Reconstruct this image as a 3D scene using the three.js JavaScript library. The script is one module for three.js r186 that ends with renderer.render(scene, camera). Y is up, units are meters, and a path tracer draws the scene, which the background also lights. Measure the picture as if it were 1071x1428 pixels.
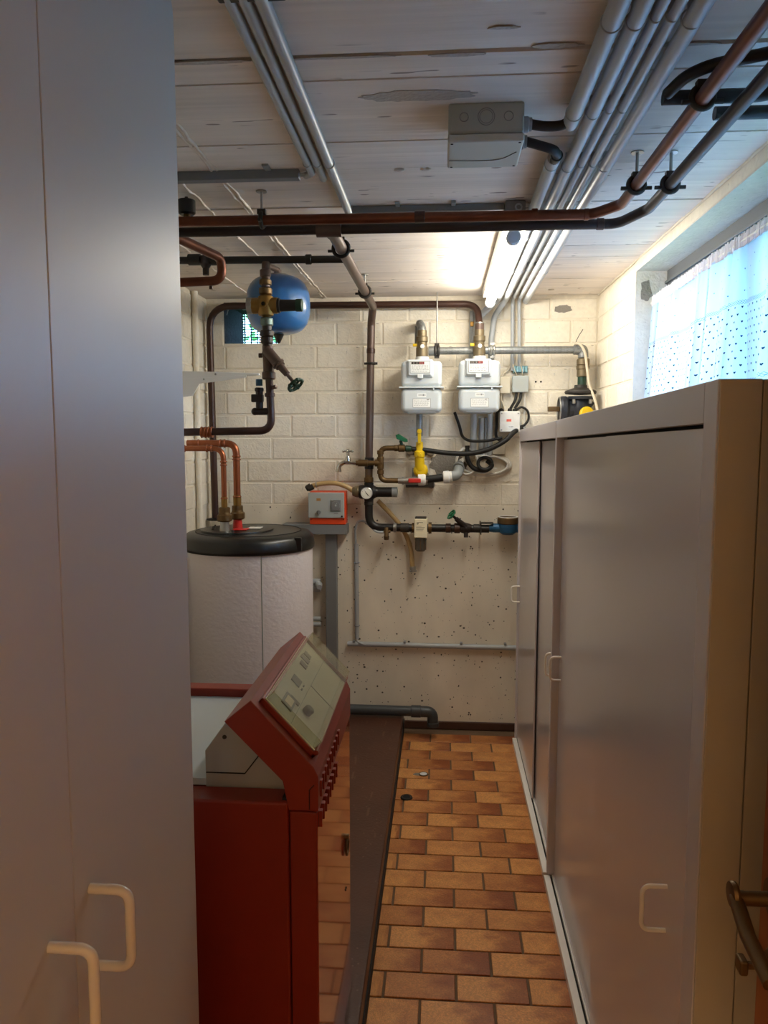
import * as THREE from 'three';
import { RoundedBoxGeometry } from 'three/addons/geometries/RoundedBoxGeometry.js';
import { mergeGeometries } from 'three/addons/utils/BufferGeometryUtils.js';
import { RectAreaLightUniformsLib } from 'three/addons/lights/RectAreaLightUniformsLib.js';

// ---------------------------------------------------------------- camera, sky, exposure
RectAreaLightUniformsLib.init();
const scene = new THREE.Scene();
const camera = new THREE.PerspectiveCamera(66.70, 1071 / 1428, 0.02, 200);
camera.position.set(0, 1.58, 0);
camera.rotation.order = 'YXZ';
camera.rotation.set(-0.100125, 0.075056, 0);
scene.add(camera);
scene.background = new THREE.Color().setRGB(0.31, 0.60, 1.0);
scene.backgroundIntensity = 9;
const renderer = new THREE.WebGLRenderer({ antialias: true });
renderer.toneMapping = THREE.LinearToneMapping;
renderer.toneMappingExposure = 1.72;
renderer.shadowMap.enabled = true;

// lamp strengths
const TUBE_LUMINANCE = 28, TUBE_COLOR = new THREE.Color().setRGB(1.0, 0.93, 0.80);
const HALL_POWER = 2.3, HALL_COLOR = new THREE.Color().setRGB(1.0, 0.66, 0.36);

// ---------------------------------------------------------------- dimensions (metres)
const CEIL = 2.28, BACK = -4.07, RIGHT = 0.776, LEFT = -1.235, PLINTH = 0.11, PLINTH_X = -0.198, HW = 1.206;

// ---------------------------------------------------------------- helpers
function mulberry(a) { return () => { a |= 0; a = a + 0x6D2B79F5 | 0; let t = Math.imul(a ^ a >>> 15, 1 | a); t = t + Math.imul(t ^ t >>> 7, 61 | t) ^ t; return ((t ^ t >>> 14) >>> 0) / 4294967296; }; }
const rnd = mulberry(20417);
const rr = (a, b) => a + (b - a) * rnd();
const V = (a) => new THREE.Vector3(a[0], a[1], a[2]);
const mix = (a, b, t) => a + (b - a) * t;
const sstep = (a, b, x) => { const t = Math.min(1, Math.max(0, (x - a) / (b - a))); return t * t * (3 - 2 * t); };

function hash(x, y, s) { let h = Math.imul(x, 374761393) + Math.imul(y, 668265263) + Math.imul(s, 974711) | 0; h = Math.imul(h ^ h >>> 13, 1274126177); return ((h ^ h >>> 16) >>> 0) / 4294967296; }
function vnoise(x, y, px, py, s) {            // value noise that repeats every px, py cells
  const xi = Math.floor(x), yi = Math.floor(y), fx = x - xi, fy = y - yi, u = fx * fx * (3 - 2 * fx), v = fy * fy * (3 - 2 * fy);
  const m = (a, p) => ((a % p) + p) % p;
  const a = hash(m(xi, px), m(yi, py), s), b = hash(m(xi + 1, px), m(yi, py), s), c = hash(m(xi, px), m(yi + 1, py), s), d = hash(m(xi + 1, px), m(yi + 1, py), s);
  return mix(mix(a, b, u), mix(c, d, u), v);
}
function fbm(u, v, fx, fy, oct, s) { let t = 0, a = 0.5, n = 0; for (let i = 0; i < oct; i++) { t += a * vnoise(u * fx, v * fy, fx, fy, s + i * 17); n += a; a *= 0.5; fx *= 2; fy *= 2; } return t / n; }
function tex(w, h, size, f, srgb = true) {     // size: metres covered by one repeat, or null for 0..1 uv
  const d = new Uint8Array(w * h * 4);
  for (let j = 0; j < h; j++) for (let i = 0; i < w; i++) {
    const c = f((i + 0.5) / w, (j + 0.5) / h), k = (j * w + i) * 4;
    for (let q = 0; q < 3; q++) d[k + q] = Math.max(0, Math.min(255, Math.round(255 * (Array.isArray(c) ? c[q] : c))));
    d[k + 3] = 255;
  }
  const t = new THREE.DataTexture(d, w, h, THREE.RGBAFormat);
  t.magFilter = THREE.LinearFilter; t.minFilter = THREE.LinearMipmapLinearFilter; t.generateMipmaps = true;
  t.wrapS = t.wrapT = THREE.RepeatWrapping;
  if (size) t.repeat.set(1 / size[0], 1 / size[1]);
  if (srgb) t.colorSpace = THREE.SRGBColorSpace;
  t.needsUpdate = true; return t;
}
function print(w, h, draw) {                   // flat print on a canvas
  const c = document.createElement('canvas'); c.width = w; c.height = h;
  draw(c.getContext('2d'), w, h);
  const t = new THREE.CanvasTexture(c); t.colorSpace = THREE.SRGBColorSpace; return t;
}
const lerp3 = (a, b, t) => [mix(a[0], b[0], t), mix(a[1], b[1], t), mix(a[2], b[2], t)];

function boxUV(g, ox = 0, oy = 0) {            // uv in metres by the dominant direction of the normal
  const p = g.attributes.position, n = g.attributes.normal, uv = new Float32Array(p.count * 2);
  for (let i = 0; i < p.count; i++) {
    const ax = Math.abs(n.getX(i)), ay = Math.abs(n.getY(i)), az = Math.abs(n.getZ(i));
    let u, v;
    if (ay >= ax && ay >= az) { u = p.getX(i); v = p.getZ(i); } else if (ax >= az) { u = p.getZ(i); v = p.getY(i); } else { u = p.getX(i); v = p.getY(i); }
    uv[2 * i] = u + ox; uv[2 * i + 1] = v + oy;
  }
  g.setAttribute('uv', new THREE.BufferAttribute(uv, 2)); return g;
}
function flat(g) { const r = g.index ? g.toNonIndexed() : g; for (const k of Object.keys(r.attributes)) if (!['position', 'normal', 'uv'].includes(k)) r.deleteAttribute(k); return r; }
function merge(list) { const l = (Array.isArray(list) ? list : [list]).map(flat); return l.length === 1 ? l[0] : mergeGeometries(l); }
// boxes from min to max corner
function bx(x0, y0, z0, x1, y1, z1) { const g = flat(new THREE.BoxGeometry(Math.abs(x1 - x0), Math.abs(y1 - y0), Math.abs(z1 - z0))); g.translate((x0 + x1) / 2, (y0 + y1) / 2, (z0 + z1) / 2); return boxUV(g); }
function rb(x0, y0, z0, x1, y1, z1, r = 0.004, s = 2) {
  const w = Math.abs(x1 - x0), h = Math.abs(y1 - y0), d = Math.abs(z1 - z0);
  const g = flat(new RoundedBoxGeometry(w, h, d, s, Math.min(r, w / 2.05, h / 2.05, d / 2.05)));
  g.translate((x0 + x1) / 2, (y0 + y1) / 2, (z0 + z1) / 2); return boxUV(g);
}
function toDir(g, at, dir) { const q = new THREE.Quaternion().setFromUnitVectors(new THREE.Vector3(0, 1, 0), V(dir).normalize()); g.applyQuaternion(q); g.translate(at[0], at[1], at[2]); return g; }
function cyl(a, b, r0, r1 = r0, seg = 20) {
  const A = V(a), B = V(b), L = A.distanceTo(B), g = flat(new THREE.CylinderGeometry(r1, r0, L, seg));
  g.translate(0, L / 2, 0); return toDir(g, a, B.sub(A).toArray());
}
function lathe(profile, at, dir = [0, 1, 0], seg = 28) {       // profile: [radius, along]
  const g2 = new THREE.LatheGeometry(profile.map(([r, h]) => new THREE.Vector2(Math.max(r, 1e-5), h)), seg);
  return toDir(flat(g2), at, dir);
}
// a turned piece with crisp edges: each [r, h] pair becomes a cone frustum of its own
function turned(profile, at, dir = [0, 1, 0], seg = 20) {
  const l = [];
  for (let i = 0; i + 1 < profile.length; i++) {
    const [r0, h0] = profile[i], [r1, h1] = profile[i + 1];
    if (Math.abs(r0 - r1) + Math.abs(h0 - h1) < 1e-6) continue;
    l.push(flat(new THREE.LatheGeometry([new THREE.Vector2(Math.max(r0, 1e-5), h0), new THREE.Vector2(Math.max(r1, 1e-5), h1)], seg)));
  }
  return toDir(merge(l), at, dir);
}
function hexNut(at, dir, r, len) { return turned([[0, 0], [r * 0.86, 0], [r, len * 0.15], [r, len * 0.85], [r * 0.86, len], [0, len]], at, dir, 6); }
function rounded(pts, R) {
  const P = pts.map(V), out = [P[0]];
  for (let i = 1; i + 1 < P.length; i++) {
    const a = P[i - 1].clone().sub(P[i]), b = P[i + 1].clone().sub(P[i]), la = a.length(), lb = b.length(); a.normalize(); b.normalize();
    const ang = Math.PI - a.angleTo(b); if (ang < 0.03) { out.push(P[i]); continue; }
    const t = Math.min((Array.isArray(R) ? R[i] : R) * Math.tan(ang / 2), la * 0.49, lb * 0.49), s = P[i].clone().addScaledVector(a, t), e = P[i].clone().addScaledVector(b, t), n = 8;
    for (let k = 0; k <= n; k++) { const q = k / n; out.push(s.clone().multiplyScalar((1 - q) ** 2).addScaledVector(P[i], 2 * q * (1 - q)).addScaledVector(e, q * q)); }
  }
  out.push(P[P.length - 1]); return out;
}
function sweepPts(P, r, seg = 14, caps = true) {
  const n = P.length, T = [], pos = [], nor = [], uv = [];
  for (let i = 0; i < n; i++) T.push(P[Math.min(i + 1, n - 1)].clone().sub(P[Math.max(i - 1, 0)]).normalize());
  let N = new THREE.Vector3(0, 1, 0); if (Math.abs(T[0].y) > 0.9) N.set(1, 0, 0);
  const rings = []; let len = 0;
  for (let i = 0; i < n; i++) {
    N = N.clone().addScaledVector(T[i], -N.dot(T[i])).normalize(); const B = T[i].clone().cross(N);
    if (i) len += P[i].distanceTo(P[i - 1]);
    const ring = []; for (let k = 0; k <= seg; k++) { const a = 2 * Math.PI * k / seg, d = N.clone().multiplyScalar(Math.cos(a)).addScaledVector(B, Math.sin(a)); ring.push([P[i].clone().addScaledVector(d, r), d, 2 * Math.PI * r * k / seg, len]); }
    rings.push(ring);
  }
  const put = (v, nn) => { pos.push(v[0].x, v[0].y, v[0].z); const q = nn || v[1]; nor.push(q.x, q.y, q.z); uv.push(v[2], v[3]); };
  for (let i = 0; i + 1 < n; i++) for (let k = 0; k < seg; k++) { const a = rings[i][k], b = rings[i][k + 1], c = rings[i + 1][k], d = rings[i + 1][k + 1]; put(a); put(b); put(c); put(b); put(d); put(c); }
  if (caps) for (const [i, s] of [[0, -1], [n - 1, 1]]) for (let k = 0; k < seg; k++) { const nn = T[i].clone().multiplyScalar(s), c = [P[i], nn, 0, 0]; const a = rings[i][k], b = rings[i][k + 1]; if (s > 0) { put(c, nn); put(a, nn); put(b, nn); } else { put(c, nn); put(b, nn); put(a, nn); } }
  const g = new THREE.BufferGeometry();
  g.setAttribute('position', new THREE.Float32BufferAttribute(pos, 3)); g.setAttribute('normal', new THREE.Float32BufferAttribute(nor, 3)); g.setAttribute('uv', new THREE.Float32BufferAttribute(uv, 2));
  return g;
}
const sweep = (pts, r, R = 0.04, seg = 14) => sweepPts(rounded(pts, R), r, seg);
function curve(pts, r, seg = 10, n = 40) { return sweepPts(new THREE.CatmullRomCurve3(pts.map(V), false, 'centripetal').getPoints(n), r, seg); }
function ringAt(at, dir, R, r, seg = 24) { const g = flat(new THREE.TorusGeometry(R, r, 8, seg)); g.rotateX(Math.PI / 2); return toDir(g, at, dir); }
// extrude a 2D outline [x,y] by depth along +z, then placed with a matrix
function extrude(outline, depth, bevel = 0) {
  const s = new THREE.Shape(outline.map((p) => new THREE.Vector2(p[0], p[1])));
  return flat(new THREE.ExtrudeGeometry(s, { depth, bevelEnabled: bevel > 0, bevelSize: bevel, bevelThickness: bevel, bevelSegments: 2, curveSegments: 8 }));
}
function blob(cx, cy, rx, ry, n, seed, rough = 0.25) { const r2 = mulberry(seed), o = []; for (let i = 0; i < n; i++) { const a = 2 * Math.PI * i / n, k = 1 - rough * r2(); o.push([cx + rx * k * Math.cos(a), cy + ry * k * Math.sin(a)]); } return o; }

// scene objects
const taken = {};
function numbered(n) { if (!(n in taken)) { taken[n] = 0; return n; } taken[n]++; return n + '_' + String(taken[n]).padStart(3, '0'); }
const roots = [];
function thing(name, label, category, group) {
  const o = new THREE.Group(); o.name = numbered(name); o.userData = { label, category }; if (group) o.userData.group = group;
  scene.add(o); roots.push(o); return o;
}
function part(name, geos, mat, parent, label) {
  const m = new THREE.Mesh(merge(geos), mat); m.name = name; m.castShadow = m.receiveShadow = true; if (label) m.userData.label = label;
  parent.add(m); return m;
}
function parts(name, list, mat, parent, label) { return list.map((g) => part(name, g, mat, parent, label)); }
function struct(name, geos, mat, label, category) {
  const m = new THREE.Mesh(merge(geos), mat); m.name = name; m.castShadow = m.receiveShadow = true; m.userData = { kind: 'structure', label, category };
  scene.add(m); return m;
}
function rebase() {          // every group sits at the base of its thing
  for (const o of roots) {
    const b = new THREE.Box3().setFromObject(o); if (b.isEmpty()) continue;
    const c = new THREE.Vector3((b.min.x + b.max.x) / 2, b.min.y, (b.min.z + b.max.z) / 2);
    if (o.position.lengthSq() > 0) continue;
    for (const ch of o.children) ch.position.sub(c);
    o.position.copy(c);
  }
}
function lightOf(l, parent) { l.castShadow = !l.isRectAreaLight; (parent || scene).add(l); return l; }

// ---------------------------------------------------------------- materials
const S = (c, rough = 0.6, metal = 0, extra = {}) => new THREE.MeshStandardMaterial({ color: c, roughness: rough, metalness: metal, ...extra });
const Phy = (o) => new THREE.MeshPhysicalMaterial(o);
const paintMap = tex(512, 512, [0.9, 0.9], (u, v) => { const n = fbm(u, v, 6, 6, 5, 3), f = fbm(u, v, 60, 60, 2, 9); const t = 0.93 + 0.1 * (n - 0.5) + 0.05 * (f - 0.5); const sp = vnoise(u * 90, v * 90, 90, 90, 5) > 0.975 ? 0.75 : 1; return [t * sp, t * 0.985 * sp, t * 0.95 * sp]; });
const paintBump = tex(512, 512, [0.5, 0.5], (u, v) => 0.5 * fbm(u, v, 12, 12, 4, 21) + 0.5 * fbm(u, v, 70, 70, 2, 44), false);
const pits = (() => { const l = [], r = mulberry(77); for (let i = 0; i < 480; i++) l.push([r(), r(), 0.0010 + 0.0034 * r() ** 4, 0.6 + 0.9 * r()]); return l; })();
const pitGrid = (() => { const G = 24, g = Array.from({ length: G * G }, () => []); pits.forEach((p) => { for (let a = -1; a <= 1; a++) for (let b = -1; b <= 1; b++) g[(((Math.floor(p[1] * G) + a) + G) % G) * G + (((Math.floor(p[0] * G) + b) + G) % G)].push(p); }); return (u, v) => g[Math.floor(v * G) * G + Math.floor(u * G)]; })();
const pitAt = (u, v) => { let m = 0; for (const p of pitGrid(u, v)) { let dx = Math.abs(u - p[0]), dy = Math.abs(v - p[1]); dx = Math.min(dx, 1 - dx); dy = Math.min(dy, 1 - dy); const d = Math.hypot(dx * p[3], dy) / (p[2] * 1.3); m = Math.max(m, 1 - sstep(0.7, 1.15, d)); } return m; };
const concMap = tex(1024, 1024, [0.9, 0.9], (u, v) => { const n = fbm(u, v, 5, 3, 5, 31), st = fbm(u, v, 12, 3, 3, 8); let t = 0.93 + 0.14 * (n - 0.5) + 0.05 * (st - 0.5); const p = pitAt(u, v); const c = [t, t * 0.985, t * 0.945]; return lerp3(c, [0.22, 0.2, 0.17], p * 0.9); });
const concBump = tex(1024, 1024, [0.9, 0.9], (u, v) => (0.75 + 0.2 * fbm(u, v, 20, 14, 4, 61)) * (1 - 0.7 * pitAt(u, v)), false);
const ceilMap = tex(1024, 1024, [1.7, 1.1], (u, v) => {
  const g = fbm(u, v, 3, 60, 4, 71), n = fbm(u, v, 6, 8, 4, 72), p = fbm(u, v, 26, 90, 2, 75); let t = 0.93 + 0.1 * (g - 0.5) + 0.08 * (n - 0.5);
  const c = [t, t * 0.972, t * 0.94], st = sstep(0.74, 0.80, p) * sstep(0.5, 0.64, n);
  return lerp3(c, [0.5, 0.46, 0.43], st * 0.7);
});
const ceilBump = tex(1024, 1024, [1.7, 1.1], (u, v) => 0.6 * fbm(u, v, 3, 90, 3, 71) + 0.4 * fbm(u, v, 26, 90, 2, 75), false);
const M = {};
M.brick = S('#f9f4e9', 0.75, 0, { map: paintMap, bumpMap: paintBump, bumpScale: 0.0022 });
M.brick2 = S('#f6f0e4', 0.75, 0, { map: paintMap, bumpMap: paintBump, bumpScale: 0.0022 });
M.mortar = S('#f6f0e4', 0.85, 0, { map: paintMap, bumpMap: paintBump, bumpScale: 0.002 });
M.concrete = S('#f7f1e5', 0.75, 0, { map: concMap, bumpMap: concBump, bumpScale: 0.0025 });
M.ceiling = S('#f6f2ee', 0.8, 0, { map: ceilMap, bumpMap: ceilBump, bumpScale: 0.0013 });
M.plaster = S('#e9e8e6', 0.85, 0, { map: paintMap, bumpMap: paintBump, bumpScale: 0.004 });
M.rawMortar = S('#8b867e', 0.95, 0, { bumpMap: paintBump, bumpScale: 0.006 });
M.bareCement = S('#b5aea6', 0.9, 0, { bumpMap: paintBump, bumpScale: 0.004 });
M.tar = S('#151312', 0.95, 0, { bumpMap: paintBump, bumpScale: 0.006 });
const speck = tex(512, 512, [0.8, 0.8], (u, v) => { const n = fbm(u, v, 6, 6, 4, 131), d = hash(Math.floor(u * 170), Math.floor(v * 170), 5) > 0.9955 ? 1 : 0, sc = sstep(0.80, 0.86, fbm(u, v, 40, 5, 3, 133)); const c = lerp3([0.27, 0.155, 0.105], [0.335, 0.2, 0.14], n); return lerp3(c, [0.5, 0.4, 0.33], Math.max(d * 0.8, sc * 0.5)); });
M.brownPaint = S('#ffffff', 0.38, 0, { map: speck, bumpMap: paintBump, bumpScale: 0.001 });
M.brownBase = S('#4a2e22', 0.55, 0, { bumpMap: paintBump, bumpScale: 0.001 });
M.grout = S('#6d5640', 0.9, 0, { bumpMap: paintBump, bumpScale: 0.001 });
M.tiles = [0, 1, 2, 3, 4, 5].map((k) => {
  const flash = [0.15, 0.75, 0.45, 0.9, 0.3, 0.6][k], tone = [0.1, 0.0, 0.3, 0.35, 0.0, 0.2][k];
  const map = tex(160, 80, null, (u, v) => {           // clay slip flamed darker towards one end in the kiln, with salt-glaze grain
    const n = fbm(u, v, 4, 3, 4, 200 + k), g = fbm(u, v, 70, 35, 2, 210 + k);
    const t = Math.min(1, tone + flash * sstep(0.35, 1.05, u + 0.35 * (n - 0.5)) + 0.5 * (n - 0.45));
    const c = lerp3([0.84, 0.585, 0.33], [0.56, 0.295, 0.135], Math.max(0, t)); const q = 0.86 + 0.28 * g; return c.map((a) => a * q);
  });
  return S('#ffffff', 0.42, 0, { map, bumpMap: tileBump(), bumpScale: 0.0009 });
});
function tileBump() { return tileBump.t ??= tex(256, 128, null, (u, v) => fbm(u, v, 50, 25, 3, 333), false); }
const steelPaint = tex(128, 256, [0.3, 0.6], (u, v) => { const n = fbm(u, v, 5, 8, 4, 411); return lerp3([0.2, 0.135, 0.115], [0.31, 0.205, 0.165], n); });
M.pipeBrown = S('#ffffff', 0.38, 0.25, { map: steelPaint });
const copperOld = tex(128, 256, [0.3, 0.6], (u, v) => { const n = fbm(u, v, 4, 7, 4, 421); return lerp3([0.33, 0.17, 0.115], [0.52, 0.3, 0.2], n); });
M.copperOld = S('#ffffff', 0.36, 0.6, { map: copperOld });
M.pipeDark = S('#2a211f', 0.42, 0.2);
M.pipeBlack = S('#171616', 0.45, 0.1);
M.pipeGreyBrown = S('#5b4a42', 0.42, 0.35, { });
M.copper = S('#96593c', 0.34, 0.8);
M.copperDark = S('#6f4232', 0.35, 0.7);
M.brass = S('#7d7058', 0.45, 0.7);
M.brassDark = S('#6a5436', 0.45, 0.7);
M.brassBright = S('#8d6d38', 0.4, 0.75);
const galvMap = tex(128, 128, [0.08, 0.08], (u, v) => { const n = fbm(u, v, 8, 8, 3, 451); return lerp3([0.36, 0.37, 0.37], [0.66, 0.67, 0.66], n); });
M.galv = S('#ffffff', 0.45, 0.55, { map: galvMap });
M.chrome = S('#c9c9c4', 0.16, 1);
M.steel = S('#a3a29d', 0.35, 0.85);
M.iron = S('#3b3835', 0.55, 0.5);
M.greyConduit = S('#a9adaf', 0.42, 0.05);
M.greyConduitDark = S('#83878a', 0.45, 0.05);
M.duct = S('#77797a', 0.5);
M.greyPlastic = S('#8b9090', 0.5);
M.greyLight = S('#a5aba8', 0.45);
M.rubber = S('#151515', 0.6);
M.blackGloss = S('#141516', 0.32);
M.whitePlastic = S('#e3e2dc', 0.4);
M.beigeCable = S('#cfc4ae', 0.55);
M.whiteCable = S('#e2dfd6', 0.5);
M.meter = Phy({ color: '#c6cdd0', roughness: 0.38, clearcoat: 0.2 });
M.yellow = S('#e0bb12', 0.38);
M.red = S('#c12a22', 0.4);
M.green = S('#11613c', 0.45);
M.greenDark = S('#173a2a', 0.5);
M.blueVessel = Phy({ color: '#2a659f', roughness: 0.3, clearcoat: 0.6, clearcoatRoughness: 0.12 });
M.blueMeter = S('#1f5377', 0.45, 0.2);
M.navy = S('#20252f', 0.45, 0.2);
M.boilerRed = Phy({ color: '#8a2510', roughness: 0.42 });
M.boilerFront = Phy({ color: '#a32c12', roughness: 0.16, clearcoat: 0.5, clearcoatRoughness: 0.05 });
M.boilerGrey = S('#a9a8a2', 0.45, 0.1);
M.boilerWhite = S('#c3c6c2', 0.5);
M.controllerOrange = S('#e2491a', 0.45);
M.hose = Phy({ color: '#c7a873', roughness: 0.35, transmission: 0.25, thickness: 0 });
M.cream = S('#e9dfc0', 0.5);
M.darkClear = Phy({ color: '#4a463e', roughness: 0.2, clearcoat: 0.5 });
const lacq = tex(256, 256, [0.5, 0.5], (u, v) => fbm(u, v, 40, 40, 3, 501), false);
M.lacquer = Phy({ color: '#c8c0c0', roughness: 0.24, clearcoat: 0.3, clearcoatRoughness: 0.16, bumpMap: lacq, bumpScale: 0.00005 });
M.lacquerMatt = Phy({ color: '#c8c0c0', roughness: 0.34, bumpMap: lacq, bumpScale: 0.00006 });
M.wardrobe = Phy({ color: '#cbc7c3', roughness: 0.4, bumpMap: lacq, bumpScale: 0.00006 });
M.endPanel = S('#b9ad9a', 0.5);
M.handle = Phy({ color: '#ece4d8', roughness: 0.25, clearcoat: 0.4 });
M.alu = S('#eeebe4', 0.35, 0.05);
M.dark = S('#191715', 0.8);
M.tankJacket = S('#d9d2d2', 0.5, 0, { bumpMap: paintBump, bumpScale: 0.002 });
M.frameGrey = S('#5d6065', 0.45, 0.1);
M.glass = Phy({ color: '#ffffff', roughness: 0.02, transmission: 1, thickness: 0, ior: 1.5 });
M.clear = Phy({ color: '#f4f4ea', roughness: 0.06, transmission: 1, thickness: 0, ior: 1.45 });
const woodMap = tex(256, 512, [0.35, 1.0], (u, v) => { const n = fbm(u, v, 26, 3, 4, 521), b = fbm(u, v, 5, 1, 3, 523); return lerp3([0.47, 0.24, 0.08], [0.68, 0.38, 0.15], 0.6 * n + 0.4 * b); });
M.wood = Phy({ color: '#ffffff', roughness: 0.4, map: woodMap, clearcoat: 0.2 });
M.leafGreen = S('#4d7a35', 0.9);
M.outsideWall = S('#e8e4d8', 0.9);

// ---------------------------------------------------------------- the setting
function bevelBox(w, h, d, b, unit = false, ox = 0, oy = 0) {      // front faces +z, back at z = 0
  const ring = (x, y, z) => [[-x, -y, z], [x, -y, z], [x, y, z], [-x, y, z]];
  const A = ring(w / 2, h / 2, 0), B = ring(w / 2, h / 2, d - b), C = ring(w / 2 - b, h / 2 - b, d), pos = [];
  const quad = (a, c, e, f) => pos.push(...a, ...c, ...e, ...a, ...e, ...f);
  for (let i = 0; i < 4; i++) { const j = (i + 1) % 4; quad(A[i], A[j], B[j], B[i]); quad(B[i], B[j], C[j], C[i]); }
  quad(C[0], C[1], C[2], C[3]);
  const g = new THREE.BufferGeometry(); g.setAttribute('position', new THREE.Float32BufferAttribute(pos, 3)); g.computeVertexNormals();
  const uv = []; for (let i = 0; i < pos.length; i += 3) uv.push(unit ? pos[i] / w + 0.5 : pos[i] + ox, unit ? pos[i + 1] / h + 0.5 : pos[i + 1] + oy);
  g.setAttribute('uv', new THREE.Float32BufferAttribute(uv, 2)); return g;
}
// floor: screed with every tile laid on it
const floor = struct('floor', bx(LEFT - 0.2, -0.12, BACK - 0.2, RIGHT + 0.2, -0.0035, 1.7), M.grout, 'floor of orange and brown flamed clay tiles in running bond', 'floor');
{
  const P = 0.1082, W = 0.2072, z17 = -2.04, cache = {};
  for (let r = -1; r < 36; r++) {
    const z0 = z17 - (17 - r) * P; if (z0 > 0.1) break;
    const zA = Math.max(z0, BACK + 0.004), zB = z0 + P;
    const off = r % 2 === 0 ? 0.05 : -0.052;
    for (let k = -2; k < 4; k++) {
      let x0 = Math.max(off + k * W, PLINTH_X), x1 = Math.min(off + (k + 1) * W, 0.4); if (0.4 - x1 < 0.06) x1 = 0.4; if (x1 - x0 < 0.015 || x0 > 0.345) continue;
      const w = +(x1 - x0 - 0.0075).toFixed(4), d = +(zB - zA - 0.0065).toFixed(4), key = w + '_' + d;
      const g = cache[key] ??= bevelBox(w, d, 0.009, 0.0014, true).rotateX(-Math.PI / 2);
      const m = new THREE.Mesh(g, M.tiles[Math.floor(rnd() * 6)]); m.name = 'tile'; m.castShadow = m.receiveShadow = true;
      m.position.set((x0 + x1) / 2, -0.009 + rr(0, 0.0007), (zA + zB) / 2); m.rotation.y = rr(-0.004, 0.004); floor.add(m);
    }
  }
}
struct('floor_plinth', rb(LEFT, -0.002, BACK, PLINTH_X, PLINTH, -1.2, 0.006), M.brownPaint, 'low brown painted concrete plinth under the boiler', 'plinth');
// wall bricks
const brickGeo = [0, 1, 2, 3].map((k) => bevelBox(0.2325, 0.111, 0.0105, 0.0045, false, k * 0.23, k * 0.37));
function bricks(parent, place, u0, u1, holes, shift) {
  for (let c = 0; c < 9; c++) {
    const y = HW + 0.1185 * (c + 0.5); const off = (c % 2 ? 0.105 : 0) + shift;
    for (let k = -20; k < 14; k++) {
      let segs = [[Math.max(u0, k * 0.24 + off), Math.min(u1, (k + 1) * 0.24 + off)]];
      for (const [a, b, c0, c1] of holes) if (c >= c0 && c <= c1) segs = segs.flatMap(([p, q]) => [[p, Math.min(q, a)], [Math.max(p, b), q]]);
      for (const [p, q] of segs) {
        if (q - p < 0.03) continue;
        const m = new THREE.Mesh(brickGeo[Math.floor(rnd() * 4)], rnd() < 0.6 ? M.brick : M.brick2); m.name = 'brick'; m.castShadow = m.receiveShadow = true;
        m.scale.set((q - p - 0.0075) / 0.2325, c === 8 ? 0.92 : 1, 1); place(m, (p + q) / 2, y - (c === 8 ? 0.004 : 0), rr(-0.0016, 0.0016)); m.rotation.z += rr(-0.006, 0.006); parent.add(m);
      }
    }
  }
}
const HOLE = [-1.147, -0.86, 2.05, 2.262];
const wallBack = struct('wall_back', [
  bx(LEFT - 0.2, HW, BACK - 0.42, HOLE[0], CEIL + 0.1, BACK - 0.004), bx(HOLE[1], HW, BACK - 0.42, RIGHT + 0.25, CEIL + 0.1, BACK - 0.004),
  bx(HOLE[0], HW, BACK - 0.42, HOLE[1], HOLE[2], BACK - 0.004), bx(HOLE[0], HOLE[3], BACK - 0.42, HOLE[1], CEIL + 0.1, BACK - 0.004)], M.mortar, 'white painted back wall of sand-lime bricks above pitted concrete', 'wall');
bricks(wallBack, (m, u, y, dz) => m.position.set(u, y, BACK - 0.0105 + dz), LEFT, RIGHT, [[HOLE[0], HOLE[1], 7, 8]], -0.66 + 0.48);
part('concrete_base', bx(LEFT - 0.2, -0.12, BACK - 0.42, RIGHT + 0.25, HW, BACK), M.concrete, wallBack, 'white painted cast concrete with dark air holes');
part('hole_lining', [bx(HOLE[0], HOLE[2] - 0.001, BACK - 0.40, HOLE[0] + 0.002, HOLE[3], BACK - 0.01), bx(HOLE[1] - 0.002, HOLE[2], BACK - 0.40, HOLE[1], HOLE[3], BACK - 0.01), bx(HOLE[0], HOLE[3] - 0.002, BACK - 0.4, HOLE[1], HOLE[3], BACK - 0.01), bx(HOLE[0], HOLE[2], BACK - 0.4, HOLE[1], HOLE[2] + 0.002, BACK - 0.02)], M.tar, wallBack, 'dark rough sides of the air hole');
const patch = (outline, z, mat, label, parent = wallBack) => part('bare_patch', boxUV(extrude(outline, 0.0022)).translate(0, 0, z), mat, parent, label);
patch(blob(0.6, 2.208, 0.05, 0.022, 22, 5), BACK - 0.001, M.rawMortar, 'grey bare patch where paint flaked off');
patch(blob(0.03, 1.42, 0.105, 0.075, 26, 8), BACK, M.rawMortar, 'grey mortar ring around the drain elbow');
patch(blob(-0.118, 1.37, 0.05, 0.055, 20, 9), BACK, M.rawMortar, 'grey mortar around the gas outlet');
patch(blob(0.3, 1.42, 0.11, 0.1, 24, 12), BACK, M.mortar);
struct('baseboard_back', rb(PLINTH_X, 0, BACK, 0.4, 0.042, BACK + 0.014, 0.004), M.brownBase, 'dark brown painted skirting along the back wall', 'skirting');
struct('baseboard_plinth', bx(PLINTH_X, 0, BACK, PLINTH_X + 0.004, 0.05, -1.2), M.dark, 'black joint along the foot of the plinth', 'skirting');
// left wall
const wallLeft = struct('wall_left', [bx(LEFT - 0.25, -0.12, BACK - 0.42, LEFT - 0.004, CEIL + 0.1, 0.3)], M.mortar, 'white painted brick wall behind the tank', 'wall');
bricks(wallLeft, (m, u, y, dz) => { m.rotation.set(0, Math.PI / 2, 0); m.position.set(LEFT - 0.0105 + dz, y, u); }, BACK + 0.005, -2.6, [], 0.05);
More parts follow.
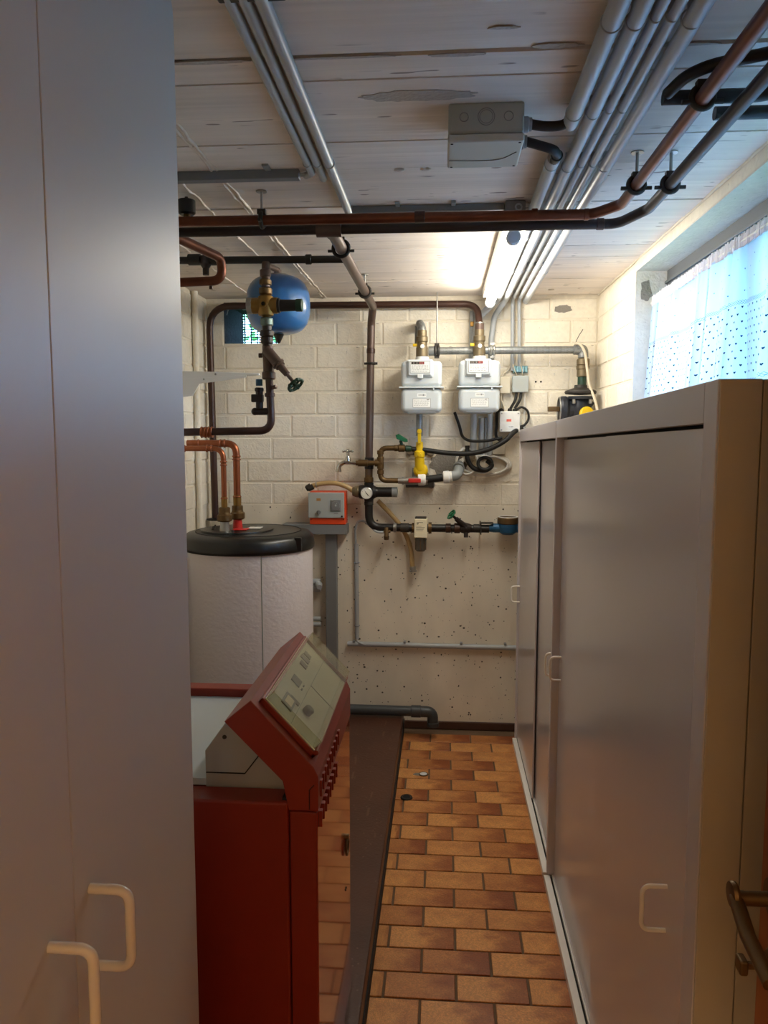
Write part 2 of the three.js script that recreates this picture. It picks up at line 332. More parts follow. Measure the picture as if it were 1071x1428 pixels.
// right wall with the window opening
const WZ0 = -3.305, WZ1 = -1.3, WY0 = 1.5, WY1 = 2.238, WX = 1.05;
const wallRight = struct('wall_right', [
  bx(RIGHT + 0.004, -0.12, BACK - 0.42, WX, CEIL + 0.1, WZ0), bx(RIGHT + 0.004, -0.12, WZ0, WX, WY0, WZ1), bx(RIGHT + 0.004, WY1, WZ0, WX, CEIL + 0.1, WZ1), bx(RIGHT + 0.004, -0.12, WZ1, WX, CEIL + 0.1, 0.3)], M.mortar, 'white painted right wall around the basement window', 'wall');
bricks(wallRight, (m, u, y, dz) => { m.rotation.set(0, -Math.PI / 2, 0); m.position.set(RIGHT + 0.0105 + dz, y, u); }, BACK + 0.005, WZ0 - 0.001, [], 0.02);
part('lintel_face', rb(RIGHT, WY1, WZ0 - 0.003, RIGHT + 0.03, CEIL + 0.01, 0.1, 0.003), M.mortar, wallRight);
part('reveal_plaster', [bx(RIGHT + 0.001, WY0, WZ0 - 0.004, WX - 0.1, WY1, WZ0 + 0.003)], M.plaster, wallRight);
part('lintel_soffit', bx(RIGHT + 0.001, WY1 - 0.003, WZ0, WX - 0.1, WY1 + 0.002, WZ1), M.plaster, wallRight);
part('bare_patch', boxUV(extrude(blob(0.818, 2.155, 0.03, 0.05, 16, 31, 0.4), 0.002)).translate(0, 0, WZ0 + 0.002), M.rawMortar, wallRight, 'grey spot of peeled plaster in the window reveal');
part('cement_fin', [sweepPts(Array.from({ length: 40 }, (_, i) => new THREE.Vector3(RIGHT + rr(-0.003, 0.002), CEIL - 0.001, mix(BACK, -1.2, i / 39))), 0.006, 6)], M.mortar, wallRight);
// front wall with the doorway the picture is taken from, and the hall beyond
struct('wall_front', [bx(LEFT - 0.2, -0.1, -0.12, -0.42, CEIL + 0.1, 0.1), bx(0.445, -0.1, -0.12, WX, CEIL + 0.1, 0.1), bx(-0.42, 1.99, -0.12, 0.445, CEIL + 0.1, 0.1)], M.mortar, 'white wall with the doorway behind the viewer', 'wall');
struct('wall_hall', [bx(-1.5, -0.1, 1.7, 1.5, 2.6, 1.85), bx(-1.6, -0.1, 0.1, -1.2, 2.6, 1.85), bx(1.05, -0.1, 0.1, 1.5, 2.6, 1.85), bx(-1.5, CEIL, -0.02, 1.5, 2.6, 0.1)], M.mortar, 'white hall walls behind the viewer', 'wall');
struct('ceiling_hall', bx(-1.5, 2.5, 0.0, 1.5, 2.65, 1.85), M.mortar, 'white hall ceiling behind the viewer', 'ceiling');
// ceiling: board-marked concrete
const ceiling = struct('ceiling', bx(LEFT - 0.25, CEIL + 0.012, BACK - 0.3, WX, CEIL + 0.2, 0.1), M.rawMortar, 'white painted concrete ceiling with marks of the form boards', 'ceiling');
{
  const lines = [0.1, -0.3, -0.62, -0.92, -1.22, -1.512, -1.612, -1.80, -1.94, -2.13, -2.3, -2.47, -2.66, -2.83, -3.03, -3.22, -3.45, -3.66, -3.86, BACK];
  for (let i = 0; i + 1 < lines.length; i++) {
    const d = [0.002, 0.0005, 0.003][i % 3] * rr(0.4, 1.2), gap = (i === 4 || i === 5) ? 0.006 : rr(0.001, 0.002);
    const g = boxUV(bx(LEFT, CEIL - d, lines[i] - gap, RIGHT + 0.004, CEIL + 0.02, lines[i + 1] + gap), i * 0.37, i * 0.21);
    const m = new THREE.Mesh(g, M.ceiling); m.name = 'board_print'; m.castShadow = m.receiveShadow = true; ceiling.add(m);
  }
  for (const [x, a] of [[-0.606, -1.6], [-0.733, -1.6], [-0.62, -1.6], [-0.98, -1.6]])
    part('cement_fin', sweepPts(Array.from({ length: 70 }, (_, i) => new THREE.Vector3(x + rr(-0.003, 0.003), CEIL + rr(-0.003, 0.001), mix(a, BACK, i / 69))), 0.0042, 6), M.ceiling, ceiling);
  const P = (cx, cz, rx, rz, s) => part('bare_patch', boxUV(extrude(blob(cx, cz, rx, rz, 36, s, 0.22), 0.002)).rotateX(Math.PI / 2).translate(0, CEIL - 0.002, 0), M.bareCement, ceiling, 'grey streak of bare cement');
  P(-0.06, -1.69, 0.13, 0.028, 3); P(0.02, -1.52, 0.06, 0.007, 4); P(-0.2, -1.515, 0.12, 0.005, 6); P(0.2, -1.5, 0.05, 0.01, 7); P(0.42, -1.512, 0.08, 0.006, 14); P(-0.45, -1.515, 0.09, 0.007, 15); P(0.1, -1.43, 0.03, 0.005, 16);
  const drips = [[-0.12, -2.14], [-0.05, -2.14], [0.6, -2.66], [0.66, -3.9], [0.52, -3.92], [-0.5, -2.2]];
  parts('cement_drip', drips.map(([x, z]) => { const g = flat(new THREE.IcosahedronGeometry(0.011, 1)); g.scale(1.4, 0.5, 0.8); return g.translate(x, CEIL - 0.004, z); }), M.ceiling, ceiling);
}
// vent grille at the outer end of the air hole
{
  const t = thing('vent_grille', 'wire grille at the outer end of the square air hole behind the blue vessel', 'grille');
  const z = BACK - 0.385, [x0, x1, y0, y1] = HOLE;
  for (let x = x0 + 0.012; x < x1; x += 0.036) part('bar', bx(x, y0 + 0.001, z - 0.004, x + 0.006, y1 - 0.001, z + 0.002), M.greenDark, t);
  for (let y = y0 + 0.006; y < y1; y += 0.0145) part('wire', cyl([x0 + 0.001, y, z + 0.004], [x1 - 0.001, y, z + 0.004], 0.0026, 0.0026, 8), M.greenDark, t);
  const g = thing('vent_flap_motor', 'small grey block with a thin wire under the top of the air hole', 'bracket');
  part('block', rb(-1.05, 2.225, BACK - 0.03, -0.93, 2.247, BACK - 0.005, 0.003), M.greyPlastic, g);
  part('wire', curve([[-1.135, 2.2, BACK - 0.02], [-1.12, 2.235, BACK - 0.02], [-1.06, 2.238, BACK - 0.018]], 0.003), M.greyConduit, g);
}
// window, lawn
{
  const w = struct('window_1', [bx(0.9, WY0, WZ0 + 0.003, 0.965, WY1 - 0.003, WZ0 + 0.07), bx(0.9, WY0, WZ1 - 0.07, 0.965, WY1 - 0.003, WZ1), bx(0.9, WY1 - 0.1, WZ0 + 0.07, 0.965, WY1 - 0.003, WZ1 - 0.07), bx(0.9, WY0, WZ0 + 0.07, 0.965, WY0 + 0.06, WZ1 - 0.07)], M.frameGrey, 'grey framed basement window behind the curtain', 'window');
  part('mullion', rb(0.905, WY0 + 0.06, -2.34, 0.96, WY1 - 0.1, -2.26, 0.004), M.frameGrey, w);
  for (const [a, b] of [[WZ0 + 0.07, -2.34], [-2.26, WZ1 - 0.07]]) part('pane', bx(0.93, WY0 + 0.06, a, 0.934, WY1 - 0.1, b), M.glass, w);
  part('casement_strip', rb(0.89, WY1 - 0.055, WZ0 + 0.004, 0.9, WY1 - 0.045, WZ1 - 0.004, 0.002), M.frameGrey, w);
  struct('ground_outside', [bx(WX, 1.2, -12, 9, 1.4, 6), bx(-8, 1.2, -12, WX, 1.4, BACK - 0.43)], M.leafGreen, 'grass outside at the height of the window sill', 'grass');
}

// ---------------------------------------------------------------- cupboards and door
// D handle: fixed at (x, y, z) on a face whose outward direction is sx along x
function dHandle(x, y, z, sx, h = 0.086, out = 0.042, r = 0.0052) {
  return sweep([[x, y + h / 2, z], [x + sx * out, y + h / 2, z], [x + sx * out, y - h / 2, z], [x, y - h / 2, z]], r, 0.016, 12);
}
{
  const t = thing('wardrobe', 'tall pale grey wardrobe with two doors and bow handles by the doorway', 'wardrobe');
  const X = -0.38, top = 2.2, z0 = -0.2, z1 = -1.128, seam = -0.742;
  part('carcass', [bx(X - 0.6, 0, z0, X - 0.022, 0.08, z1), rb(X - 0.6, 0.08, z1, X - 0.021, top - 0.01, z1 + 0.016, 0.003), bx(X - 0.6, 0.08, z0 - 0.016, X - 0.021, top - 0.01, z0), bx(X - 0.6, top - 0.026, z0, X - 0.021, top - 0.01, z1), bx(X - 0.6, 0.08, z0, X - 0.59, top - 0.02, z1)], M.wardrobe, t);
  const doorGeo = (a, b, roundFar) => {          // slab, its far upper corner rounded
    const s = new THREE.Shape(), R = 0.055; s.moveTo(a, 0.085); s.lineTo(b, 0.085); s.lineTo(b, roundFar ? top - R : top);
    if (roundFar) s.quadraticCurveTo(b, top, b - R, top); s.lineTo(a, top); s.lineTo(a, 0.085);
    const g = flat(new THREE.ExtrudeGeometry(s, { depth: 0.016, bevelEnabled: true, bevelSize: 0.0012, bevelThickness: 0.0012, bevelSegments: 2, curveSegments: 8 }));
    g.rotateY(Math.PI / 2); return boxUV(g.translate(X - 0.0175, 0, 0));     // shape x becomes -z
  };
  const far = part('door', doorGeo(-seam + 0.002, -z1 - 0.001, true), M.wardrobe, t);
  const near = part('door', doorGeo(-z0 + 0.002, -seam - 0.002, false), M.wardrobe, t);
  part('handle', dHandle(X, 1.042, -0.777, 1, 0.089, 0.044, 0.0056), M.handle, far, 'cream bow handle');
  part('handle', dHandle(X, 1.036, -0.688, 1, 0.089, 0.044, 0.0056), M.handle, near, 'cream bow handle');
}
// two sliding-door cabinets in a row along the right wall
const topAt = (z) => 1.656 - 0.02 * (-z - 1.122);
function lean(g) { const p = g.attributes.position; for (let i = 0; i < p.count; i++) p.setY(i, p.getY(i) * topAt(p.getZ(i)) / 1.656); return g; }
function cabinet(label, zN, zF, splitF, splitR, frontNear, nearStile, farStile, handles) {
  const t = thing('sliding_door_cabinet', label, 'cabinet', undefined), X = 0.38, H = 1.656, L = (g) => lean(g);
  part('carcass', [L(bx(0.399, H - 0.016, zN - 0.002, 0.772, H - 0.001, zF)), bx(0.76, 0.02, zN, 0.772, 1.59, zF), bx(0.4, 0.02, zN - 0.02, 0.76, 0.03, zF), L(bx(0.442, 0.03, zF + 0.001, 0.76, H - 0.016, zF + 0.017))], M.lacquerMatt, t);
  part('top_rail', L(rb(X, H - 0.06, zN - nearStile - 0.001, X + 0.018, H, zF + farStile + 0.001, 0.0015)), M.lacquerMatt, t);
  part('top_runner', [L(bx(X + 0.0345, H - 0.1, zN - 0.06, X + 0.06, H - 0.0165, zF + 0.018))], M.dark, t);
  part('stile', L(rb(X, 0.0265, zN - nearStile, X + 0.06, H, zN, 0.0015)), nearStile > 0.03 ? M.lacquerMatt : M.lacquerMatt, t);
  part('stile', L(rb(X, 0.0265, zF, X + 0.06, H, zF + farStile, 0.0015)), M.lacquerMatt, t);
  part('bottom_track', [rb(X - 0.012, 0, zN - 0.001, X + 0.0095, 0.026, zF + farStile + 0.001, 0.0015), rb(X + 0.016, 0, zN - nearStile - 0.001, X + 0.027, 0.028, zF + farStile + 0.001, 0.0015), bx(X, 0, zN - nearStile - 0.001, X + 0.06, 0.016, zF + farStile + 0.001)], M.alu, t, 'pale double running track');
  part('track_groove', bx(X + 0.0101, 0.016, zN - nearStile - 0.002, X + 0.0159, 0.019, zF + farStile + 0.002), M.dark, t);
  const fr = frontNear ? [zN - nearStile - 0.002, splitF] : [splitF, zF + farStile + 0.002], re = frontNear ? [splitR, zF + farStile + 0.002] : [zN - nearStile - 0.002, splitR];
  const d1 = part('door', L(rb(X + 0.0105, 0.03, fr[0], X + 0.0180, H - 0.066, fr[1], 0.0015)), M.lacquer, t);
  const d2 = part('door', L(rb(X + 0.024, 0.028, re[0], X + 0.034, H - 0.066, re[1], 0.0015)), M.lacquer, t);
  for (const [x, y, z, which] of handles) part('handle', dHandle(x, y, z, -1, 0.08, 0.042, 0.0042), M.handle, which ? d2 : d1, 'cream bow handle');
  return t;
}
const near = cabinet('long grey sliding-door cabinet standing beside the wooden door', -1.122, -2.662, -1.91, -1.85, true, 0.055, 0.012, [[0.391, 0.765, -1.3, 0], [0.41, 0.79, -2.6, 1]]);
part('end_stile', lean(rb(0.3815, 0, -1.122, 0.4385, 1.655, -1.117, 0.0015)), M.endPanel, near, 'beige edge strip');
part('end_panel', lean(rb(0.4405, 0, -1.139, 0.772, 1.655, -1.119, 0.0015)), M.endPanel, near, 'beige end panel');
cabinet('grey sliding-door cabinet reaching the back wall behind the other cabinet', -2.665, -3.915, -3.225, -3.3, false, 0.012, 0.012, [[0.391, 0.78, -3.88, 0], [0.41, 0.77, -2.715, 1]]);
{
  const d = struct('door_1', rb(0.402, 0.01, -0.958, 0.442, 1.98, -0.125, 0.003), M.wood, 'orange brown wooden door standing open with a brass lever', 'door');
  part('lever', [turned([[0, 0], [0.024, 0], [0.026, 0.004], [0.024, 0.009], [0, 0.009]], [0.402, 1.03, -0.905], [-1, 0, 0], 24), cyl([0.395, 1.03, -0.905], [0.357, 1.03, -0.905], 0.0085), sweep([[0.362, 1.03, -0.905], [0.352, 1.03, -0.905], [0.35, 1.012, -0.86], [0.352, 0.998, -0.8]], 0.0088, 0.012, 12), turned([[0, 0], [0.015, 0.001], [0.016, 0.004], [0.015, 0.008], [0, 0.009]], [0.355, 1.032, -0.908], [-1, 0, 0], 20)], M.brassDark, d, 'aged brass lever handle');
  part('keyhole_rosette', [turned([[0, 0], [0.02, 0], [0.021, 0.004], [0.018, 0.007], [0, 0.007]], [0.402, 0.945, -0.905], [-1, 0, 0], 24), bx(0.365, 0.942, -0.908, 0.398, 0.949, -0.902), rb(0.358, 0.936, -0.915, 0.368, 0.955, -0.896, 0.003)], M.brassDark, d, 'brass keyhole rose with a key');
}
// ---------------------------------------------------------------- boiler
{
  const t = thing('boiler', 'red floor-standing boiler with a slanted control console on the brown plinth', 'boiler');
  const FX = -0.231, z0 = -1.392, z1 = -1.905, W = z0 - z1;
  // jacket side panels, near and far
  part('side_panel', rb(-1.02, PLINTH + 0.03, z0 - 0.062, -0.286, 0.885, z0, 0.006), M.boilerRed, t, 'dark red jacket panel');
  part('side_panel', rb(-1.02, PLINTH + 0.03, z1, -0.286, 0.945, z1 + 0.05, 0.006), M.boilerRed, t, 'dark red jacket panel');
  part('base', bx(-1.0, PLINTH, z0 - 0.02, -0.25, PLINTH + 0.03, z1 + 0.02), M.dark, t);
  part('back_panel', bx(-1.02, PLINTH + 0.03, z0 - 0.06, -1.0, 0.9, z1 + 0.05), M.boilerRed, t);
  const fd = part('front_door', rb(-0.284, PLINTH + 0.03, z0, FX - 0.0012, 0.868, z1, 0.003), M.boilerRed, t, 'red boiler door');
  part('door_skin', rb(FX - 0.002, PLINTH + 0.033, z0 - 0.003, FX, 0.865, z1 + 0.003, 0.0009), M.boilerFront, fd, 'glossy enamelled front sheet');
  part('door_inset', bx(-0.3, PLINTH + 0.05, z0 - 0.01, -0.284, 0.89, z1 + 0.01), M.dark, t);
  // top cover, light grey, rising slightly to the far side
  const top = bx(-1.0, -0.014, z0 - 0.064, -0.41, 0, z1 + 0.052); { const p = top.attributes.position; for (let i = 0; i < p.count; i++) p.setY(i, p.getY(i) + mix(0.894, 0.93, (z0 - p.getZ(i)) / W)); }
  part('top_cover', top, M.boilerWhite, t, 'light grey top cover sheet');
  // grey wedge casing under the console
  const casing = extrude([[-0.463, 0.86], [-0.463, 0.955], [-0.405, 1.036], [-0.30, 0.93], [-0.285, 0.87]], W - 0.13, 0.002); casing.translate(0, 0, z1 + 0.065);
  const cs = part('console_casing', boxUV(casing), M.boilerGrey, t, 'grey sheet metal wedge');
  part('casing_fold', [cyl([-0.463, 0.912, z0 - 0.0615], [-0.385, 0.912, z0 - 0.0615], 0.0012, 0.0012, 6), cyl([-0.385, 0.912, z0 - 0.0615], [-0.345, 0.965, z0 - 0.0615], 0.0012, 0.0012, 6)], M.dark, cs);
  part('screw', turned([[0.0045, 0], [0.004, 0.002], [0, 0.0025]], [-0.425, 0.985, z0 - 0.063], [0, 0, 1], 10), M.iron, cs);
  // console: extruded profile
  const prof = [[-0.404, 1.04, -1.392], [-0.356, 1.08, -1.392], [-0.239, 0.955, -1.392], [-0.234, 0.937, -1.392], [-0.235, 0.874, -1.392], [-0.284, 0.872, -1.392], [-0.295, 0.928, -1.392]].map((p) => [p[0], p[1]]);
  prof[4][0] = FX; prof[3][0] = FX; prof[4][1] = 0.872; prof[5][1] = 0.872;
  const con = part('control_console', boxUV(extrude(prof, W - 0.004, 0.002).translate(0, 0, z1 + 0.002)), M.boilerRed, t, 'red control console with slanted face');
  // frame on the slanted face: origin at the ridge, e1 down the slope, e2 normal
  const B = prof[1], C = prof[2], len = Math.hypot(C[0] - B[0], C[1] - B[1]), e1 = [(C[0] - B[0]) / len, (C[1] - B[1]) / len], e2 = [-e1[1], e1[0]];
  const onFace = (s0, s1, n0, n1, a, b, r = 0.002) => { const g = rb(s0, n0, -b, s1, n1, -a, r); g.applyMatrix4(new THREE.Matrix4().makeBasis(new THREE.Vector3(e1[0], e1[1], 0), new THREE.Vector3(e2[0], e2[1], 0), new THREE.Vector3(0, 0, 1))); g.translate(B[0], B[1], 0); return g; };
  const zA = -z0 + 0.028, zB = -z1 - 0.022;
  part('tray', [onFace(0.012, 0.018, 0, 0.012, zA, zB), onFace(len - 0.016, len - 0.008, 0, 0.012, zA, zB), onFace(0.012, len - 0.008, 0, 0.012, zA, zA + 0.006), onFace(0.012, len - 0.008, 0, 0.012, zB - 0.006, zB)], M.boilerRed, con, 'raised red tray edge');
  const face = part('instrument_panel', onFace(0.019, len - 0.017, 0.001, 0.005, zA + 0.007, zB - 0.007, 0.001), M.panel ??= S('#d0cfc0', 0.5), con, 'pale instrument panel');
  const inst = (s0, s1, a, b, mat, h = 0.0025) => part('instrument', onFace(s0, s1, 0.005, 0.005 + h, a, b, 0.0008), mat, con);
  const zl = (f) => mix(zA + 0.007, zB - 0.007, f), sl = (f) => mix(0.019, len - 0.017, f);
  inst(sl(0.22), sl(0.44), zl(0.14), zl(0.27), M.greyPlastic); inst(sl(0.26), sl(0.4), zl(0.165), zl(0.245), M.cream, 0.0035); inst(sl(0.3), sl(0.5), zl(0.245), zl(0.28), M.duct);
  inst(sl(0.17), sl(0.36), zl(0.42), zl(0.5), M.duct); inst(sl(0.15), sl(0.31), zl(0.67), zl(0.72), M.duct); inst(sl(0.1), sl(0.3), zl(0.75), zl(0.80), M.duct); inst(sl(0.12), sl(0.28), zl(0.82), zl(0.87), M.duct); inst(sl(0.4), sl(0.43), zl(0.42), zl(0.44), M.duct); inst(sl(0.4), sl(0.43), zl(0.47), zl(0.49), M.duct);
  part('panel_line', [onFace(sl(0.52), sl(0.525), 0.005, 0.0062, zl(0.05), zl(0.97), 0.0003), onFace(sl(0.52), sl(0.98), 0.005, 0.0062, zl(0.56), zl(0.565), 0.0003)], M.greyPlastic, con);
  { const k0 = turned([[0, 0], [0.011, 0], [0.011, 0.012], [0.009, 0.014], [0, 0.014]], [B[0] + e1[0] * sl(0.66) + e2[0] * 0.005, B[1] + e1[1] * sl(0.66) + e2[1] * 0.005, -zl(0.27)], [e2[0], e2[1], 0], 18); part('knob', k0, M.duct, con, 'grey rotary knob'); }
  // clear hinged cover over the instruments
  const th = 0.0015, hgt = 0.034;
  part('clear_cover', [onFace(0.02, len - 0.02, hgt - th, hgt, zA + 0.008, zB - 0.008, 0.0005), onFace(0.018, 0.02, 0.006, hgt, zA + 0.008, zB - 0.008, 0.0005), onFace(len - 0.02, len - 0.018, 0.006, hgt, zA + 0.008, zB - 0.008, 0.0005), onFace(0.018, len - 0.018, 0.006, hgt, zA + 0.007, zA + 0.0085, 0.0005), onFace(0.018, len - 0.018, 0.006, hgt, zB - 0.0085, zB - 0.007, 0.0005)], M.clear, con, 'clear plastic cover');
  part('cover_rim', [onFace(0.018, len - 0.016, 0.012, 0.0135, zA + 0.006, zA + 0.009, 0.0004), onFace(0.0175, 0.0195, 0.006, 0.0135, zA + 0.006, zB - 0.006, 0.0004)], M.cream, con);
  part('hinge_pin', cyl([B[0] + e1[0] * (len - 0.012) + e2[0] * 0.014, B[1] + e1[1] * (len - 0.012) + e2[1] * 0.014, z0 - 0.027], [B[0] + e1[0] * (len - 0.012) + e2[0] * 0.014, B[1] + e1[1] * (len - 0.012) + e2[1] * 0.014, z1 + 0.02], 0.005, 0.005, 12), M.boilerRed, con);
  part('seam', [cyl([-0.246, 0.874, z0 + 0.0005], [-0.246, 0.912, z0 + 0.0005], 0.0008, 0.0008, 6), cyl([-0.246, 0.912, z0 + 0.0005], [-0.237, 0.922, z0 + 0.0005], 0.0008, 0.0008, 6)], M.dark, con);
  // air slots: rows of fins on the console front and on the door
  for (const [y, n, par] of [[0.906, 9, con], [0.845, 8, fd]]) for (let k = 0; k < n; k++) { const z = z0 - 0.02 - k * 0.031; part('air_fin', [rb(FX - 0.001, y - 0.016, z - 0.004, FX + 0.006, y + 0.014, z, 0.001), rb(FX - 0.001, y + 0.012, z - 0.013, FX + 0.006, y + 0.016, z, 0.001)], M.boilerRed, par); }
  part('door_handle', [ringAt([FX + 0.005, 0.575, z1 + 0.10], [1, 0, 0], 0.021, 0.003), turned([[0, 0], [0.008, 0], [0.008, 0.009], [0, 0.009]], [FX, 0.597, z1 + 0.10], [1, 0, 0], 12)], M.brassDark, fd, 'small brass pull ring');
  parts('door_rivet', [turned([[0.003, 0], [0.002, 0.002], [0, 0.002]], [FX, 0.46, z1 + 0.09], [1, 0, 0], 10), turned([[0.003, 0], [0.002, 0.002], [0, 0.002]], [FX, 0.46, z1 + 0.1], [1, 0, 0], 10)], M.iron, fd);
}
// ---------------------------------------------------------------- hot water tank
const TX = -0.918, TZ = -3.62, TR = 0.302;
{
  const t = thing('hot_water_tank', 'white insulated hot water tank with a black lid behind the boiler', 'tank');
  part('jacket', lathe([[TR - 0.02, PLINTH + 0.02], [TR, PLINTH + 0.05], [TR, 0.6], [TR, 1.068]], [TX, 0, TZ], [0, 1, 0], 64), M.tankJacket, t, 'white foam-backed foil jacket');
  part('jacket_seam', [bx(TX + TR * Math.sin(0.42) - 0.002, PLINTH + 0.05, TZ + TR * Math.cos(0.42) - 0.004, TX + TR * Math.sin(0.42) + 0.003, 1.06, TZ + TR * Math.cos(0.42) + 0.0015)], M.greyLight, t);
  part('foot', turned([[0, PLINTH], [TR - 0.04, PLINTH], [TR - 0.04, PLINTH + 0.03], [0, PLINTH + 0.03]], [TX, 0, TZ], [0, 1, 0], 40), M.blackGloss, t);
  const lid = part('lid', lathe([[TR - 0.03, 1.045], [TR + 0.008, 1.045], [TR + 0.01, 1.06], [TR + 0.004, 1.098], [TR - 0.016, 1.116], [TR - 0.05, 1.122], [TR - 0.06, 1.124], [0, 1.128]], [TX, 0, TZ], [0, 1, 0], 64), M.blackGloss, t, 'black plastic lid');
  part('lid_groove', [ringAt([TX, 1.1235, TZ], [0, 1, 0], TR - 0.055, 0.0022, 56)], M.rubber, lid);
  part('lid_clip', rb(TX + TR * 0.86 - 0.01, 1.05, TZ + TR * 0.5 - 0.012, TX + TR * 0.86 + 0.022, 1.112, TZ + TR * 0.5 + 0.014, 0.006), M.blackGloss, lid);
  part('centre_disc', turned([[0, 1.126], [0.17, 1.126], [0.168, 1.133], [0.1, 1.136], [0, 1.137]], [TX - 0.05, 0, TZ + 0.02], [0, 1, 0], 48), M.blackGloss, lid);
  parts('disc_button', [[-0.1, 0.06], [0.06, 0.08], [0.08, -0.03], [-0.12, -0.02], [0.01, 0.12]].map(([a, b]) => turned([[0, 0], [0.008, 0], [0.006, 0.006], [0, 0.007]], [TX - 0.05 + a, 1.134, TZ + 0.02 + b], [0, 1, 0], 12)), M.rubber, lid);
}

// ---------------------------------------------------------------- lamp and electrical runs on the ceiling
{
  const t = thing('tube_light', 'glowing fluorescent tube lamp on the ceiling beside the conduits', 'lamp');
  const x = 0.222, y = 2.208, z0 = -2.60, z1 = -3.86;
  part('batten', rb(x - 0.034, y + 0.026, z0 + 0.02, x + 0.022, CEIL, z1 - 0.02, 0.004), M.whitePlastic, t, 'white lamp batten');
  const tm = new THREE.MeshStandardMaterial({ color: '#ffffff', roughness: 0.4, emissive: TUBE_COLOR, emissiveIntensity: 6 });
  part('tube', cyl([x, y, z0 - 0.012], [x, y, z1 + 0.012], 0.0215, 0.0215, 24), tm, t, 'glowing tube');
  part('end_cap', [turned([[0, 0], [0.020, 0], [0.0235, 0.004], [0.0235, 0.026], [0, 0.026]], [x, y, z0 + 0.012], [0, 0, -1], 28), bx(x - 0.012, y + 0.01, z0 - 0.012, x + 0.012, y + 0.04, z0 + 0.008)], S('#b9c3d0', 0.45), t, 'blue grey end cap');
  part('end_cap', [turned([[0, 0], [0.020, 0], [0.0235, 0.004], [0.0235, 0.026], [0, 0.026]], [x, y, z1 - 0.012], [0, 0, 1], 28), bx(x - 0.012, y + 0.01, z1 - 0.008, x + 0.012, y + 0.04, z1 + 0.012)], M.whitePlastic, t);
  parts('clip', [-2.95, -3.5].map((z) => bx(x - 0.012, y + 0.018, z, x + 0.012, y + 0.03, z + 0.012)), M.whitePlastic, t);
  const L = z0 - z1 - 0.04, zc = (z0 + z1) / 2;
  for (const [dx, dy] of [[0, -1], [-1, 0], [1, 0]]) {       // the tube shines down and to both sides
    const l = new THREE.RectAreaLight(TUBE_COLOR, TUBE_LUMINANCE, L, 0.036);
    l.position.set(x + dx * 0.024, y + dy * 0.024, zc); l.lookAt(x + dx, y + dy, zc);
    if (dy) l.rotation.z += Math.PI / 2;
    lightOf(l);
  }
  const b = thing('lamp_socket', 'small dark square box at the end of the tube lamp', 'socket');
  part('box', rb(0.183, CEIL - 0.04, -2.525, 0.243, CEIL - 0.001, -2.44, 0.004), M.duct, b); part('inlet', ringAt([0.222, CEIL - 0.022, -2.44], [0, 0, 1], 0.009, 0.003), M.greyLight, b);
}
{   // lamp of the hall behind the viewer
  const t = thing('hall_lamp', 'round warm lamp on the hall ceiling behind the viewer', 'lamp');
  part('base', turned([[0, 2.5], [0.06, 2.5], [0.06, 2.47], [0, 2.47]], [-0.5, 0, 0.5], [0, 1, 0], 24), M.whitePlastic, t);
  part('globe', lathe([[0.001, 2.37], [0.04, 2.382], [0.055, 2.42], [0.045, 2.455], [0.03, 2.47]], [-0.5, 0, 0.5], [0, 1, 0], 28), new THREE.MeshStandardMaterial({ color: '#ffffff', roughness: 0.4, emissive: HALL_COLOR, emissiveIntensity: 2 }), t, 'glowing globe');
  const l = new THREE.PointLight(HALL_COLOR, HALL_POWER, 0, 2); l.position.set(-0.5, 2.42, 0.5); l.shadow.radius = 2.5; lightOf(l);
}
// round grey conduits, each a thing of its own with its clips
function conduit(label, pts, r, clips, bend = 0.05, group = 'grey plastic conduits') {
  const t = thing('conduit', label, 'conduit', group);
  part('pipe', sweep(pts, r, bend, 16), r < 0.01 ? M.greyConduit : M.greyConduit, t);
  for (const c of clips) part('clip', [ringAt(c, [0, 0, 1], r + 0.0006, 0.0016, 20), bx(c[0] - 0.006, c[1] + r * 0.6, c[2] - 0.004, c[0] + 0.006, CEIL - 0.001, c[2] + 0.004)], M.greyConduit, t);
  return t;
}
const CG = 'conduits running along the ceiling to the back wall';
const yc = 2.245;
conduit('thick grey conduit ending at the upper cable of the grey ceiling box', [[0.268, yc, -0.4], [0.268, yc, -1.775]], 0.0165, [[0.268, yc, -1.36], [0.268, yc, -1.72]], 0.05, CG);
conduit('thick grey conduit starting at the lower cable of the grey ceiling box', [[0.264, yc, -1.985], [0.268, yc, -3.96], [0.172, 2.16, -4.02], [0.158, 2.05, -4.02], [0.156, 1.47, -4.02]], 0.0165, [[0.264, yc, -2.03], [0.267, yc, -2.75], [0.268, yc, -3.3]], 0.06, CG);
conduit('thick grey conduit next to the thin pair on the ceiling', [[0.305, yc, -0.4], [0.308, yc, -3.97], [0.255, 2.17, -4.035], [0.242, 2.06, -4.035], [0.24, 1.47, -4.035]], 0.0145, [[0.305, yc, -1.36], [0.305, yc, -1.72], [0.306, yc, -2.05], [0.307, yc, -3.3]], 0.06, CG);
conduit('thin grey conduit, the one of the pair nearer the lamp', [[0.337, yc + 0.006, -0.4], [0.345, yc + 0.006, -4.035], [0.35, 1.9, -4.05]], 0.0095, [[0.338, yc + 0.006, -1.36], [0.339, yc + 0.006, -1.72], [0.34, yc + 0.006, -2.05], [0.343, yc + 0.006, -3.3], [0.345, yc + 0.006, -3.93]], 0.04, CG);
conduit('thin grey conduit, the one of the pair nearer the window', [[0.362, yc + 0.006, -0.4], [0.378, yc + 0.006, -4.035], [0.386, 1.9, -4.05]], 0.0095, [[0.364, yc + 0.006, -1.36], [0.366, yc + 0.006, -1.72], [0.368, yc + 0.006, -2.05], [0.374, yc + 0.006, -3.3], [0.377, yc + 0.006, -3.93]], 0.04, CG);
